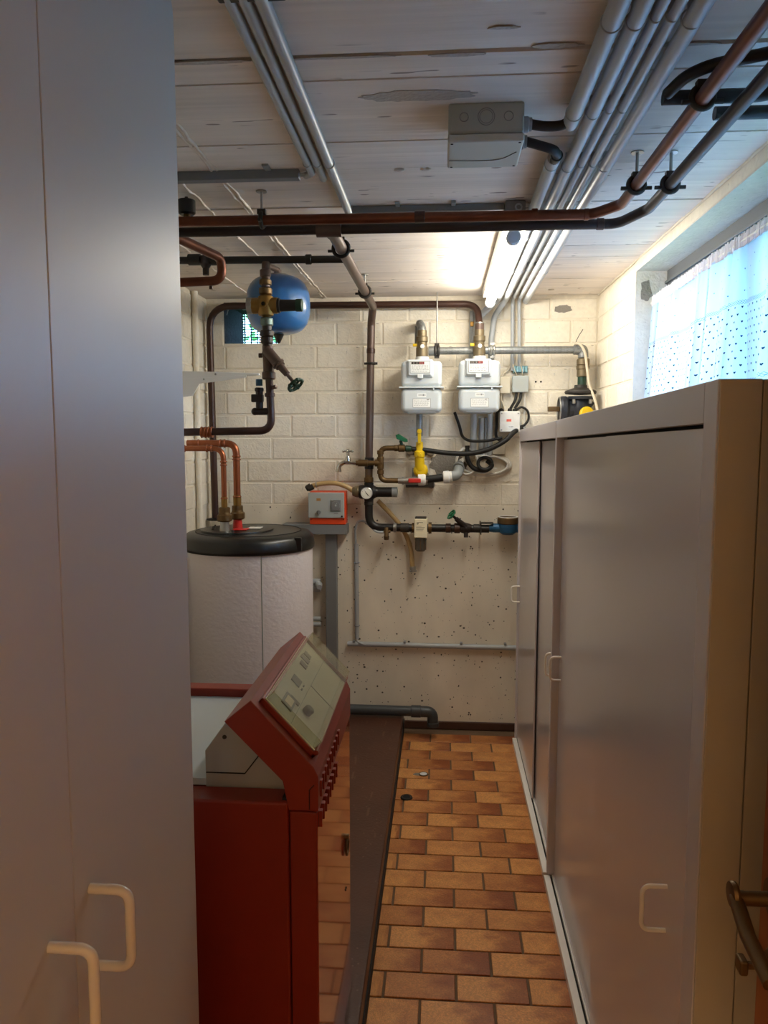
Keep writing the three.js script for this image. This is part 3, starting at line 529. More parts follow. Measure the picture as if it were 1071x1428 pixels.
conduit('thick grey conduit on the window side of the ceiling bundle', [[0.393, yc, -0.4], [0.412, yc, -4.05]], 0.0155, [[0.394, yc, -1.36], [0.397, yc, -2.05], [0.408, yc, -3.3]], 0.05, CG);
const LG = 'conduits on the ceiling above the pipes';
conduit('thin grey ceiling conduit on the wardrobe side of the three', [[-0.338, CEIL - 0.014, -0.5], [-0.35, CEIL - 0.014, -2.115], [-0.37, CEIL - 0.014, -2.135]], 0.0095, [[-0.35, CEIL - 0.014, -2.04]], 0.02, LG);
conduit('thin grey ceiling conduit in the middle of the three', [[-0.312, CEIL - 0.014, -0.5], [-0.326, CEIL - 0.014, -2.16]], 0.0105, [[-0.325, CEIL - 0.014, -2.04]], 0.02, LG);
conduit('longest of three thin grey conduits on the ceiling', [[-0.286, CEIL - 0.016, -0.5], [-0.296, CEIL - 0.016, -2.49]], 0.0125, [[-0.293, CEIL - 0.016, -2.04]], 0.02, LG);
{
  const a = thing('cable_duct', 'flat grey cable duct on the ceiling reaching behind the wardrobe', 'cable duct');
  part('channel', rb(-0.95, CEIL - 0.026, -2.142, -0.385, CEIL - 0.001, -2.112, 0.003), M.duct, a);
  part('clip', rb(-0.475, CEIL - 0.008, -2.112, -0.458, CEIL - 0.0005, -2.07, 0.002), M.greyPlastic, a);
  part('cable_tail', curve([[-0.385, CEIL - 0.014, -2.127], [-0.362, CEIL - 0.013, -2.128], [-0.35, CEIL - 0.014, -2.13]], 0.006, 8, 10), M.greyLight, a);
  const b = thing('cable_duct', 'flat grey cable duct on the ceiling ending at the lamp box', 'cable duct');
  part('channel', rb(-0.284, CEIL - 0.022, -2.492, 0.182, CEIL - 0.001, -2.466, 0.003), M.duct, b);
  for (const x of [-0.15, 0.02]) part('clip', rb(x, CEIL - 0.008, -2.466, x + 0.014, CEIL - 0.0005, -2.43, 0.002), M.greyPlastic, b);
  const e = thing('ceiling_fitting', 'black fitting on a grey plate at the ceiling above the wardrobe', 'fitting');
  part('plate', rb(-0.43, CEIL - 0.008, -1.288, -0.13, CEIL - 0.0005, -1.05, 0.003), M.duct, e); part('body', rb(-0.36, CEIL - 0.022, -1.286, -0.25, CEIL - 0.008, -1.07, 0.004), M.blackGloss, e);
}
{   // grey distribution box under the ceiling
  const t = thing('distribution_box', 'grey plastic distribution box mounted under the ceiling', 'box');
  const x0 = 0.007, x1 = 0.167, zA = -1.735, zB = -1.9;
  part('body', rb(x0, 2.216, zB, x1, CEIL - 0.0005, zA, 0.006, 3), S('#a3a69c', 0.5), t, 'grey lower box');
  const cv = part('cover', rb(x0 - 0.001, 2.198, zB - 0.001, x1 + 0.001, 2.215, zA + 0.001, 0.005, 3), S('#b9bab0', 0.5), t, 'pale grey screwed cover');
  part('cover_line', curve([[x0 + 0.002, 2.1975, -1.845], [x0 + 0.08, 2.1975, -1.849], [x0 + 0.118, 2.1975, -1.842], [x0 + 0.15, 2.1975, -1.80]], 0.0012, 6, 20), M.duct, cv);
  for (const [a, b] of [[x0 + 0.008, zA - 0.01], [x1 - 0.008, zA - 0.01], [x0 + 0.008, zB + 0.01], [x1 - 0.008, zB + 0.01]]) part('screw', turned([[0, 0], [0.003, 0], [0.003, 0.0012], [0, 0.0015]], [a, 2.1985, b], [0, -1, 0], 10), M.dark, cv);
  for (const [dx, r] of [[0.033, 0.009], [0.08, 0.0175], [0.127, 0.0095]]) part('knockout', [ringAt([x0 + dx, 2.249, zA + 0.0002], [0, 0, 1], r, 0.0007, 32)].concat(r > 0.015 ? [ringAt([x0 + dx, 2.249, zA + 0.0002], [0, 0, 1], r * 0.78, 0.0006, 32)] : []), M.duct, t);
  for (const z of [-1.772, -1.872]) part('cable_gland', turned([[0, 0], [0.0165, 0], [0.0165, 0.012], [0.014, 0.014], [0.014, 0.02], [0, 0.02]], [x1 - 0.001, 2.244, z], [1, 0, 0], 14), M.greyPlastic, t);
  const c1 = thing('black_cable', 'short black cable from the grey box to the upper conduit end', 'cable'); part('cable', curve([[x1 + 0.018, 2.244, -1.772], [0.215, 2.24, -1.774], [0.25, 2.24, -1.77], [0.267, 2.245, -1.755], [0.268, 2.245, -1.735]], 0.0105, 12, 30), M.rubber, c1);
  const c2 = thing('black_cable', 'short black cable from the grey box bending into the lower conduit end', 'cable'); part('cable', curve([[x1 + 0.018, 2.244, -1.872], [0.215, 2.236, -1.874], [0.25, 2.228, -1.885], [0.262, 2.226, -1.92], [0.264, 2.236, -1.97], [0.264, 2.245, -2.02]], 0.0105, 12, 30), M.rubber, c2); part('collar', ringAt([0.261, 2.2265, -1.915], [0.1, 0, -1], 0.011, 0.003), M.rubber, c2);
}
// ---------------------------------------------------------------- heating pipes under the ceiling
function clampTo(parent, at, dir, R, ceilY = CEIL, mat = M.iron) {     // ring, threaded rod and ceiling plate
  const c = part('pipe_clamp', [ringAt(at, dir, R + 0.004, 0.0065, 26), bx(at[0] - 0.012, at[1] + R, at[2] - 0.009, at[0] + 0.012, at[1] + R + 0.014, at[2] + 0.009)], mat, parent, 'clamp ring lined with rubber');
  if (ceilY) { part('rod', [cyl([at[0], at[1] + R + 0.01, at[2]], [at[0], ceilY - 0.004, at[2]], 0.004, 0.004, 8), turned([[0, 0], [0.016, 0], [0.016, 0.003], [0, 0.003]], [at[0], ceilY - 0.003, at[2]], [0, -1, 0], 14)], M.steel, c); }
  const s = Math.abs(dir[2]) > 0.5 ? [1, 0, 0] : [0, 0, 1];
  part('bolt', [1, -1].map((q) => cyl([at[0] + q * s[0] * (R + 0.006), at[1] - 0.008, at[2] + q * s[2] * (R + 0.006)], [at[0] + q * s[0] * (R + 0.022), at[1] - 0.008, at[2] + q * s[2] * (R + 0.022)], 0.005, 0.005, 8)), mat, c);
  return c;
}
function sleeve(parent, a, b, r, mat, name = 'coupling') { return part(name, turned([[r * 0.9, 0], [r, 0.002], [r, V(a).distanceTo(V(b)) - 0.002], [r * 0.9, V(a).distanceTo(V(b))]], a, V(b).sub(V(a)).toArray(), 20), mat, parent); }
const PY = 2.196;
{
  const t = thing('heating_pipe', 'upper reddish brown copper pipe crossing under the ceiling towards the window', 'pipe');
  part('pipe', sweep([[-0.80, PY, -2.293], [0.415, PY - 0.003, -2.293], [0.476, PY, -2.21], [0.478, PY + 0.012, -0.5]], 0.0145, 0.05, 20), M.copperOld, t);
  sleeve(t, [-0.085, PY, -2.293], [-0.055, PY, -2.293], 0.0168, M.pipeBrown); sleeve(t, [0.245, PY, -2.293], [0.262, PY, -2.293], 0.0162, M.copperOld); sleeve(t, [0.39, PY - 0.003, -2.293], [0.405, PY - 0.003, -2.293], 0.0162, M.copperOld);
  clampTo(t, [-0.527, PY, -2.293], [1, 0, 0], 0.0155); clampTo(t, [0.477, PY + 0.002, -2.054], [0, 0, 1], 0.0155); clampTo(t, [0.478, PY + 0.008, -1.56], [0, 0, 1], 0.0155, null, M.iron);
  const c = part('saddle_strap', [curve([[0.42, 2.222, -1.585], [0.44, 2.232, -1.54], [0.47, 2.236, -1.51], [0.55, 2.238, -1.475], [0.70, 2.24, -1.42]], 0.011, 10, 24)], M.pipeBlack, t, 'black strap over the pipe');
  const b = thing('heating_pipe', 'lower dark brown pipe crossing under the ceiling towards the window', 'pipe');
  part('pipe', sweep([[-0.80, PY - 0.010, -2.372], [0.50, PY - 0.010, -2.372], [0.56, PY, -2.26], [0.562, PY + 0.018, -0.5]], 0.0145, 0.05, 20), M.pipeDark, b);
  sleeve(b, [0.44, PY - 0.010, -2.372], [0.462, PY - 0.010, -2.372], 0.0168, M.pipeBrown); clampTo(b, [0.561, PY + 0.004, -2.06], [0, 0, 1], 0.0155);
  const d = thing('heating_pipe', 'black pipe with an elbow passing above the two ceiling pipes', 'pipe');
  part('pipe', sweep([[0.43, 2.243, -1.655], [0.615, 2.243, -1.655], [0.68, 2.243, -1.62], [0.69, 2.243, -1.3]], 0.0135, 0.07, 14), M.pipeBlack, d);
  const e = thing('heating_pipe', 'short black pipe running from the ceiling pipes into the window wall', 'pipe');
  part('pipe', sweep([[0.56, 2.245, -1.745], [0.774, 2.245, -1.745]], 0.0135), M.pipeBlack, e);
}
{   // the run to the back wall and down to the pressure reducer
  const t = thing('water_riser', 'brown steel pipe from the ceiling tee down the back wall to the pressure gauge', 'pipe');
  const zb = -3.985;
  part('pipe', sweep([[-0.342, PY, -2.372], [-0.348, 2.205, -3.9], [-0.364, 2.14, zb], [-0.378, 1.37, zb]], 0.0195, 0.05, 20), M.pipeGreyBrown, t);
  part('tee', [cyl([-0.38, PY - 0.010, -2.372], [-0.305, PY - 0.010, -2.372], 0.0225), cyl([-0.343, PY, -2.39], [-0.343, PY, -2.45], 0.0225)], M.pipeGreyBrown, t);
  clampTo(t, [-0.344, PY + 0.001, -2.66], [0, 0, 1], 0.0225, null, M.pipeBlack); clampTo(t, [-0.347, 2.203, -3.49], [0, 0, 1], 0.0205); 
  part('wall_clamp', [ringAt([-0.3665, 1.935, zb], [0, 1, 0], 0.0235, 0.006), cyl([-0.3665, 1.935, zb - 0.02], [-0.3665, 1.935, BACK], 0.004), cyl([-0.40, 1.935, zb], [-0.39, 1.935, zb], 0.006), cyl([-0.343, 1.935, zb], [-0.333, 1.935, zb], 0.006)], M.iron, t);
  sleeve(t, [-0.366, 2.01, zb], [-0.3665, 1.985, zb], 0.022, M.pipeBrown); sleeve(t, [-0.375, 1.46, zb], [-0.377, 1.40, zb], 0.023, M.pipeBlack);
  part('union_nut', [hexNut([-0.378, 1.33, zb], [0, 1, 0], 0.026, 0.028), cyl([-0.378, 1.31, zb], [-0.378, 1.40, zb], 0.0195)], M.brassDark, t);
  // pressure reducer
  const pr = part('pressure_reducer', [turned([[0, 0], [0.032, 0], [0.036, 0.01], [0.036, 0.075], [0.03, 0.085], [0.026, 0.09], [0, 0.09]], [-0.428, 1.282, zb + 0.005], [1, 0, 0], 24), turned([[0, 0], [0.028, 0], [0.026, 0.01], [0.026, 0.085], [0, 0.085]], [-0.34, 1.282, zb + 0.005], [1, 0, 0], 24), cyl([-0.378, 1.236, zb], [-0.378, 1.33, zb], 0.024)], M.pipeBlack, t, 'black pressure reducer body');
  part('cap', turned([[0, 0], [0.0265, 0], [0.0265, 0.028], [0, 0.028]], [-0.258, 1.282, zb + 0.005], [1, 0, 0], 24), M.greyPlastic, pr);
  part('hose_nut', turned([[0, 0], [0.03, 0], [0.031, 0.006], [0.029, 0.018], [0.022, 0.034], [0, 0.034]], [-0.428, 1.284, zb + 0.005], [-1, 0, 0], 10), M.brass, pr);
  const gauge = part('gauge', turned([[0, 0], [0.031, 0], [0.031, 0.018], [0.028, 0.02], [0, 0.02]], [-0.385, 1.279, zb + 0.036], [0, 0, 1], 32), M.steel, t, 'round pressure gauge');
  const dial = new THREE.CircleGeometry(0.0275, 40); dial.translate(-0.385, 1.279, zb + 0.0566);
  part('dial', dial, S('#ffffff', 0.4, 0, { map: print(128, 128, (c, w) => { c.fillStyle = '#e9e8dc'; c.fillRect(0, 0, w, w); c.strokeStyle = '#333'; c.lineWidth = 2; for (let i = 0; i <= 20; i++) { const a = Math.PI * (0.75 + 1.5 * i / 20), r0 = i % 5 ? 50 : 44; c.beginPath(); c.moveTo(64 + r0 * Math.cos(a), 64 + r0 * Math.sin(a)); c.lineTo(64 + 56 * Math.cos(a), 64 + 56 * Math.sin(a)); c.stroke(); } }) }), gauge);
  part('needle', [bx(-0.3855, 1.276, zb + 0.057, -0.383, 1.279, zb + 0.058), extrude([[-0.396, 1.297], [-0.383, 1.277], [-0.386, 1.276]], 0.0008).translate(0, 0, zb + 0.057), extrude([[-0.387, 1.279], [-0.384, 1.281], [-0.373, 1.268], [-0.376, 1.266]], 0.0008).translate(0, 0, zb + 0.057)], M.dark, gauge);
}
{   // lower water line: elbow, drain valve, filter, stop valve, water meter
  const zb = -3.985, yl = 1.098, t = thing('water_inlet_line', 'dark water line along the back wall with filter and blue meter', 'pipe');
  part('pipe', sweep([[-0.378, 1.235, zb], [-0.378, yl, zb], [0.24, yl - 0.002, zb]], 0.0205, [0, 0.085, 0], 20), M.pipeBlack, t);
  part('union_nut', hexNut([-0.378, 1.212, zb], [0, 1, 0], 0.026, 0.024), M.iron, t);
  part('drain_valve', [cyl([-0.285, yl, zb + 0.015], [-0.285, yl - 0.045, zb + 0.03], 0.012), turned([[0, 0], [0.015, 0], [0.012, 0.02], [0, 0.022]], [-0.285, yl - 0.04, zb + 0.03], [0, -1, 0], 12), cyl([-0.30, yl - 0.018, zb + 0.02], [-0.265, yl - 0.018, zb + 0.02], 0.008)], M.brassDark, t);
  part('steel_ring', turned([[0.02, 0], [0.025, 0.002], [0.025, 0.016], [0.02, 0.018]], [-0.252, yl, zb], [1, 0, 0], 20), M.steel, t);
  sleeve(t, [-0.215, yl, zb], [-0.17, yl, zb], 0.024, M.iron); sleeve(t, [0.018, yl, zb], [0.045, yl, zb], 0.025, M.pipeBrown, 'coupling'); sleeve(t, [0.062, yl, zb], [0.092, yl, zb], 0.027, M.pipeBrown); sleeve(t, [0.1, yl, zb], [0.128, yl, zb], 0.024, M.pipeDark); sleeve(t, [0.16, yl, zb], [0.19, yl, zb], 0.022, M.iron);
  parts('flange', [turned([[0, 0], [0.026, 0], [0.026, 0.012], [0, 0.012]], [-0.155, yl, zb], [1, 0, 0], 8), turned([[0, 0], [0.03, 0], [0.03, 0.016], [0, 0.016]], [-0.07, yl, zb], [1, 0, 0], 8)], M.brassDark, t);
  const f = part('filter_head', rb(-0.143, 1.05, zb - 0.035, -0.076, 1.149, zb + 0.04, 0.006, 3), M.cream, t, 'cream filter head with printed label');
  part('head_cap', rb(-0.139, 1.143, zb - 0.03, -0.08, 1.155, zb + 0.036, 0.003), M.dark, f);
  { const g = new THREE.PlaneGeometry(0.058, 0.07); g.translate(-0.1095, 1.102, zb + 0.0406); part('label_print', g, S('#ffffff', 0.5, 0, { map: print(128, 160, (c, w, h) => { c.fillStyle = '#e9dfc0'; c.fillRect(0, 0, w, h); c.fillStyle = '#6b6250'; for (let i = 0; i < 5; i++) c.fillRect(14, 58 + i * 13, 60 + (i * 37) % 44, 4); c.fillStyle = '#3d382e'; c.beginPath(); c.moveTo(12, 34); c.lineTo(44, 22); c.lineTo(36, 40); c.fill(); c.fillRect(20, 14, 70, 5); }) }), f); }
  part('filter_bowl', [turned([[0.028, 1.05], [0.029, 1.04], [0.027, 0.985], [0.022, 0.978], [0, 0.976]], [-0.1095, 0, zb + 0.002], [0, 1, 0], 14), turned([[0.0285, 1.046], [0.0312, 1.045], [0.0312, 1.036], [0.028, 1.035]], [-0.1095, 0, zb + 0.002], [0, 1, 0], 24)], M.darkClear, t, 'dark see-through filter bowl');
  parts('bowl_rib', Array.from({ length: 9 }, (_, i) => { const a = i * 0.698, x = -0.1095 + 0.0275 * Math.sin(a), z = zb + 0.002 + 0.0275 * Math.cos(a); return cyl([x, 0.985, z], [x, 1.036, z], 0.002, 0.002, 6); }), M.brassDark, t);
  const v = part('stop_valve', [turned([[0.02, 0], [0.024, 0.01], [0.03, 0.03], [0.024, 0.05], [0.02, 0.06]], [0.09, yl, zb], [1, 0, 0], 18), cyl([0.12, yl + 0.01, zb + 0.012], [0.07, yl + 0.052, zb + 0.028], 0.015, 0.012), cyl([0.075, yl + 0.047, zb + 0.026], [0.052, yl + 0.07, zb + 0.036], 0.008, 0.006), cyl([0.122, yl - 0.015, zb + 0.01], [0.122, yl - 0.045, zb + 0.018], 0.011)], M.pipeDark, t, 'slanted stop valve');
  part('handwheel', handwheel([0.047, yl + 0.074, zb + 0.038], [-0.75, 0.62, 0.3], 0.024), M.green, v, 'green handwheel');
  const m = part('water_meter', [cyl([0.24, yl, zb], [0.27, yl + 0.003, zb], 0.018, 0.024), turned([[0, 0], [0.028, 0], [0.044, 0.012], [0.05, 0.04], [0.05, 0.055], [0, 0.055]], [0.335, yl - 0.03, zb], [0, 1, 0], 28), cyl([0.26, yl + 0.003, zb], [0.41, yl + 0.003, zb], 0.0235)], M.blueMeter, t, 'blue water meter');
  part('meter_ring', turned([[0.05, 0], [0.054, 0.004], [0.054, 0.03], [0.05, 0.034], [0.044, 0.034], [0.044, 0.024], [0, 0.024]], [0.335, yl + 0.025, zb], [0, 1, 0], 28), M.brassDark, m); part('meter_lid_edge', ringAt([0.335, yl + 0.06, zb], [0, 1, 0], 0.048, 0.0025), M.whitePlastic, m);
  part('bracket', [bx(0.195, yl - 0.03, BACK, 0.2, yl + 0.03, zb + 0.026), bx(0.197, yl + 0.026, zb - 0.01, 0.26, yl + 0.032, zb + 0.026)], M.iron, t);
}
function handwheel(at, dir, R) {
  const l = [ringAt([0, 0, 0], [0, 1, 0], R, R * 0.2, 28), flat(new THREE.CylinderGeometry(R * 0.3, R * 0.34, R * 0.5, 12))];
  for (let i = 0; i < 5; i++) { const a = i * Math.PI * 0.4; l.push(cyl([0, 0, 0], [R * Math.cos(a), 0, R * Math.sin(a)], R * 0.13, R * 0.13, 8)); l.push(flat(new THREE.SphereGeometry(R * 0.27, 8, 6)).translate(R * Math.cos(a + 0.6), 0, R * Math.sin(a + 0.6))); }
  return toDir(merge(l), at, dir);
}
{   // hose over the controller and down behind the water line
  const t = thing('drain_hose', 'amber clear hose arching above the orange controller', 'hose');
  part('hose', curve([[-0.67, 1.312, -3.97], [-0.62, 1.325, -3.97], [-0.55, 1.327, -3.97], [-0.49, 1.308, -3.972], [-0.46, 1.288, -3.978]], 0.0125, 14), M.hose, t);
  part('hose_end', [cyl([-0.665, 1.31, -3.97], [-0.69, 1.298, -3.965], 0.015), turned([[0, 0], [0.017, 0], [0.017, 0.022], [0.013, 0.03], [0, 0.03]], [-0.676, 1.312, -3.97], [-0.8, -0.5, 0.1], 12)], M.iron, t);
  part('hose_clip', ringAt([-0.648, 1.318, -3.97], [1, 0.2, 0], 0.0135, 0.003), M.steel, t);
  const b = thing('drain_hose', 'amber clear hose hanging down from the water line to an open end', 'hose');
  part('hose', curve([[-0.335, 1.235, -4.02], [-0.27, 1.165, -4.035], [-0.205, 1.085, -4.035], [-0.165, 0.99, -4.03], [-0.152, 0.88, -4.02]], 0.0125, 14), M.hose, b);
  part('hose_end', [turned([[0, 0], [0.016, 0], [0.017, 0.006], [0.015, 0.03], [0, 0.03]], [-0.152, 0.89, -4.02], [0.1, -1, 0.1], 14), cyl([-0.17, 0.868, -4.01], [-0.13, 0.868, -4.01], 0.004)], M.steel, b);
}
{   // garden tap branch with green valve, ball valve and waste elbow
  const zb = -3.95, y0 = 1.432, t = thing('tap_branch', 'bronze branch pipe with chrome tap, green valve and red ball valve', 'pipe');
  part('pipe', [cyl([-0.44, y0, zb], [-0.30, y0, zb], 0.0125), sweep([[-0.235, 1.508, zb], [-0.315, 1.508, zb], [-0.315, 1.343, zb], [-0.22, 1.343, zb]], 0.0135, 0.035, 16)], M.brassDark, t);
  parts('fitting', [turned([[0.013, 0], [0.018, 0.002], [0.018, 0.04], [0.013, 0.042]], [-0.345, y0, zb], [1, 0, 0], 16), turned([[0.013, 0], [0.0175, 0.002], [0.0175, 0.05], [0.013, 0.052]], [-0.43, y0, zb], [1, 0, 0], 16), turned([[0.013, 0], [0.018, 0.002], [0.018, 0.06], [0.013, 0.062]], [-0.315, y0 - 0.03, zb], [0, 1, 0], 16), turned([[0.013, 0], [0.0175, 0.002], [0.0175, 0.02], [0.013, 0.022]], [-0.315, 1.375, zb], [0, 1, 0], 16), turned([[0.013, 0], [0.0175, 0.002], [0.0175, 0.02], [0.013, 0.022]], [-0.315, 1.475, zb], [0, 1, 0], 16)], M.brassDark, t);
  const tap = part('tap', [sweep([[-0.43, y0, zb], [-0.50, y0 + 0.004, zb], [-0.527, y0 - 0.012, zb], [-0.53, y0 - 0.04, zb]], 0.0115, 0.03, 14), turned([[0.013, 0], [0.017, 0.003], [0.014, 0.02], [0.009, 0.03], [0.009, 0.05], [0, 0.052]], [-0.482, y0 + 0.006, zb], [0, 1, 0], 16), turned([[0, 0], [0.015, 0], [0.015, 0.012], [0, 0.012]], [-0.53, y0 - 0.034, zb], [0, -1, 0], 16)], M.chrome, t, 'chrome garden tap');
  part('tap_handle', [cyl([-0.505, y0 + 0.06, zb], [-0.459, y0 + 0.06, zb], 0.005), cyl([-0.482, y0 + 0.06, zb - 0.023], [-0.482, y0 + 0.06, zb + 0.023], 0.005), cyl([-0.482, y0 + 0.05, zb], [-0.482, y0 + 0.072, zb], 0.008), ...[[-0.505, 0], [-0.459, 0], [-0.482, 0.023]].map(([x, dz]) => flat(new THREE.SphereGeometry(0.0075, 10, 8)).translate(x, y0 + 0.06, zb + dz))], M.chrome, tap);
  const v = part('valve', [hexNut([-0.245, 1.508, zb], [1, 0, 0], 0.018, 0.02), turned([[0.013, 0], [0.02, 0.006], [0.02, 0.034], [0.013, 0.04]], [-0.228, 1.508, zb], [1, 0, 0], 16)], M.brassDark, t);
  part('green_body', [turned([[0.012, 0], [0.017, 0.004], [0.015, 0.03], [0.011, 0.034]], [-0.19, 1.506, zb], [1, -0.03, 0], 14), cyl([-0.205, 1.515, zb], [-0.212, 1.546, zb + 0.01], 0.008)], M.greenDark, v);
  part('lever', [extrude([[-0.235, 1.572], [-0.222, 1.578], [-0.18, 1.552], [-0.178, 1.542], [-0.19, 1.54], [-0.23, 1.556]], 0.02, 0.002).translate(0, 0, zb)], M.green, v, 'green lever');
  const b = part('ball_valve', [cyl([-0.225, 1.342, zb], [-0.185, 1.342, zb], 0.016), cyl([-0.185, 1.342, zb], [-0.075, 1.345, zb], 0.02), turned([[0, 0], [0.02, 0], [0.02, 0.01], [0, 0.01]], [-0.205, 1.342, zb], [1, 0, 0], 8)], M.steel, t);
  part('lever', rb(-0.172, 1.334, zb + 0.02, -0.108, 1.356, zb + 0.034, 0.005), M.red, b, 'red ball valve lever');
  part('union', [turned([[0.02, 0], [0.03, 0.003], [0.03, 0.03], [0.026, 0.04], [0.02, 0.042]], [-0.125, 1.348, zb], [1, 0.03, 0], 20)], M.whitePlastic, t, 'white plastic union');
  part('black_pipe', cyl([-0.09, 1.348, zb], [0.015, 1.362, zb], 0.0195), M.rubber, t, 'black plastic pipe');
  part('union_nut', turned([[0.02, 0], [0.032, 0.004], [0.033, 0.03], [0.029, 0.034], [0.029, 0.045], [0.02, 0.048]], [0.002, 1.36, zb], [1, 0.08, 0], 18), M.whitePlastic, t, 'white ribbed union nut');
  part('waste_elbow', [sweep([[0.03, 1.364, zb], [0.075, 1.37, zb], [0.085, 1.415, -4.0], [0.085, 1.42, BACK]], 0.0255, 0.03, 18), ringAt([0.082, 1.41, -3.985], [0.2, 0.5, -0.8], 0.026, 0.005)], M.greyPlastic, t, 'grey plastic elbow into the wall');
  const h = thing('black_hose', 'black hose sagging from the green valve to the grey boxes', 'hose');
  part('hose', curve([[-0.155, 1.503, zb], [-0.08, 1.497, zb], [0.03, 1.483, zb], [0.14, 1.482, zb], [0.23, 1.503, zb + 0.005], [0.31, 1.545, zb], [0.36, 1.59, zb - 0.04], [0.4, 1.61, zb - 0.085]], 0.0125, 14, 50), M.rubber, h);
}

// ---------------------------------------------------------------- gas meters and gas pipes
const plate = print(256, 128, (c, w, h) => { c.fillStyle = '#e8e9e6'; c.fillRect(0, 0, w, h); c.strokeStyle = '#4a4a4a'; c.lineWidth = 4; c.strokeRect(3, 3, w - 6, h - 6); c.fillStyle = '#8a8a8a'; const r = mulberry(3); for (let i = 0; i < 6; i++) { let x = 16; while (x < 210) { const l = 8 + r() * 26; c.fillRect(x, 22 + i * 15, l, 4); x += l + 8; } } c.fillStyle = '#333'; c.fillRect(200, 14, 34, 9); });
const barcode = print(128, 48, (c, w, h) => { c.fillStyle = '#eceeec'; c.fillRect(0, 0, w, h); c.fillStyle = '#222'; const r = mulberry(9); for (let x = 14; x < 112; x += 3 + r() * 5) c.fillRect(x, 10, 1 + r() * 3, 24); });
const counter = print(256, 160, (c, w, h) => { c.fillStyle = '#d9dcda'; c.fillRect(0, 0, w, h); c.fillStyle = '#2a2624'; c.fillRect(14, 10, 150, 34); c.fillStyle = '#7c2a28'; c.fillRect(118, 10, 62, 34); c.fillStyle = '#cfcac4'; for (let i = 0; i < 8; i++) c.fillRect(22 + i * 19, 17, 3, 20); const r = mulberry(5); c.fillStyle = '#6b6b6b'; for (let i = 0; i < 5; i++) { let x = 18; while (x < 225) { const l = 6 + r() * 24; c.fillRect(x, 60 + i * 18, l, 5); x += l + 9; } } c.strokeStyle = '#555'; c.lineWidth = 5; c.strokeRect(2, 2, w - 4, h - 4); });
function gasMeter() {      // base at the origin, front at +z
  const t = new THREE.Group(), W = 0.1, D = 0.14;
  part('upper_shell', [rb(-W, 0.124, -D / 2, W, 0.25, D / 2, 0.022, 4), rb(-0.055, 0.236, -0.03, 0.055, 0.256, 0.045, 0.008, 3)], M.meter, t, 'pale grey pressed steel shell');
  part('lower_shell', [rb(-W, 0.0, -D / 2, W, 0.118, D / 2, 0.024, 4), rb(-0.08, -0.006, -D / 2 + 0.01, 0.08, 0.05, D / 2 - 0.006, 0.02, 4)], M.meter, t, 'pale grey pressed steel shell');
  part('seam_flange', [rb(-W - 0.01, 0.118, -D / 2 - 0.008, W + 0.01, 0.126, D / 2 + 0.009, 0.003), bx(0.056, 0.11, D / 2 + 0.002, 0.064, 0.118, D / 2 + 0.008)], M.meter, t);
  const ix = part('index_housing', [rb(-0.073, 0.168, D / 2 - 0.01, 0.057, 0.256, D / 2 + 0.008, 0.009, 3), rb(-0.066, 0.176, D / 2 - 0.01, 0.05, 0.252, D / 2 + 0.02, 0.009, 3), rb(-0.02, 0.164, D / 2 - 0.004, 0.008, 0.182, D / 2 + 0.022, 0.003)], M.meter, t, 'moulded counter housing');
  const g = new THREE.PlaneGeometry(0.098, 0.058); g.translate(-0.006, 0.218, D / 2 + 0.0207); part('counter_window', g, S('#ffffff', 0.25, 0, { map: counter }), ix, 'counter with black and red digit wheels');
  const b = new THREE.PlaneGeometry(0.044, 0.018); b.translate(0.002, 0.084, D / 2 + 0.0006); part('barcode_label', b, S('#ffffff', 0.5, 0, { map: barcode }), t);
  const p = new THREE.PlaneGeometry(0.088, 0.044); p.translate(0.002, 0.046, D / 2 + 0.0006); part('rating_plate', p, S('#ffffff', 0.5, 0, { map: plate }), t);
  part('inlet_collar', turned([[0, 0.254], [0.032, 0.254], [0.034, 0.258], [0.034, 0.272], [0.03, 0.276], [0, 0.276]], [0.002, 0, -0.005], [0, 1, 0], 8), M.whitePlastic, t, 'white coupling nut');
  return t;
}
{
  const a = gasMeter(); a.name = numbered('gas_meter'); a.userData = { label: 'pale grey gas meter above the yellow gas valve', category: 'gas meter', group: 'gas meters on the back wall' }; a.position.set(-0.106, 1.684, -3.915); scene.add(a);
  const b = a.clone(); b.name = numbered('gas_meter'); b.userData = { label: 'pale grey gas meter in front of the thick wall conduits', category: 'gas meter', group: 'gas meters on the back wall' }; b.position.set(0.176, 1.686, -3.915); scene.add(b);
}
function gasValve(parent, x, y, z, side = -1) {     // brass shut-off above a meter, base at y
  const v = part('shutoff_valve', [turned([[0.02, 0], [0.03, 0.004], [0.03, 0.045], [0.025, 0.055], [0.025, 0.075]], [x, y, z], [0, 1, 0], 18), hexNut([x, y + 0.072, z], [0, 1, 0], 0.033, 0.03), turned([[0.026, 0], [0.024, 0.002], [0.024, 0.03], [0.02, 0.032]], [x, y + 0.1, z], [0, 1, 0], 18)], M.brass, parent, 'brass shut-off valve');
  part('test_screw', turned([[0, 0], [0.011, 0], [0.009, 0.008], [0, 0.01]], [x + 0.002, y + 0.05, z + 0.026], [0, 0, 1], 14), M.whitePlastic, v);
  part('tap_key', rb(x + side * 0.045, y + 0.052, z - 0.006, x + side * 0.024, y + 0.066, z + 0.008, 0.003), M.yellow, v, 'yellow key'); return v;
}
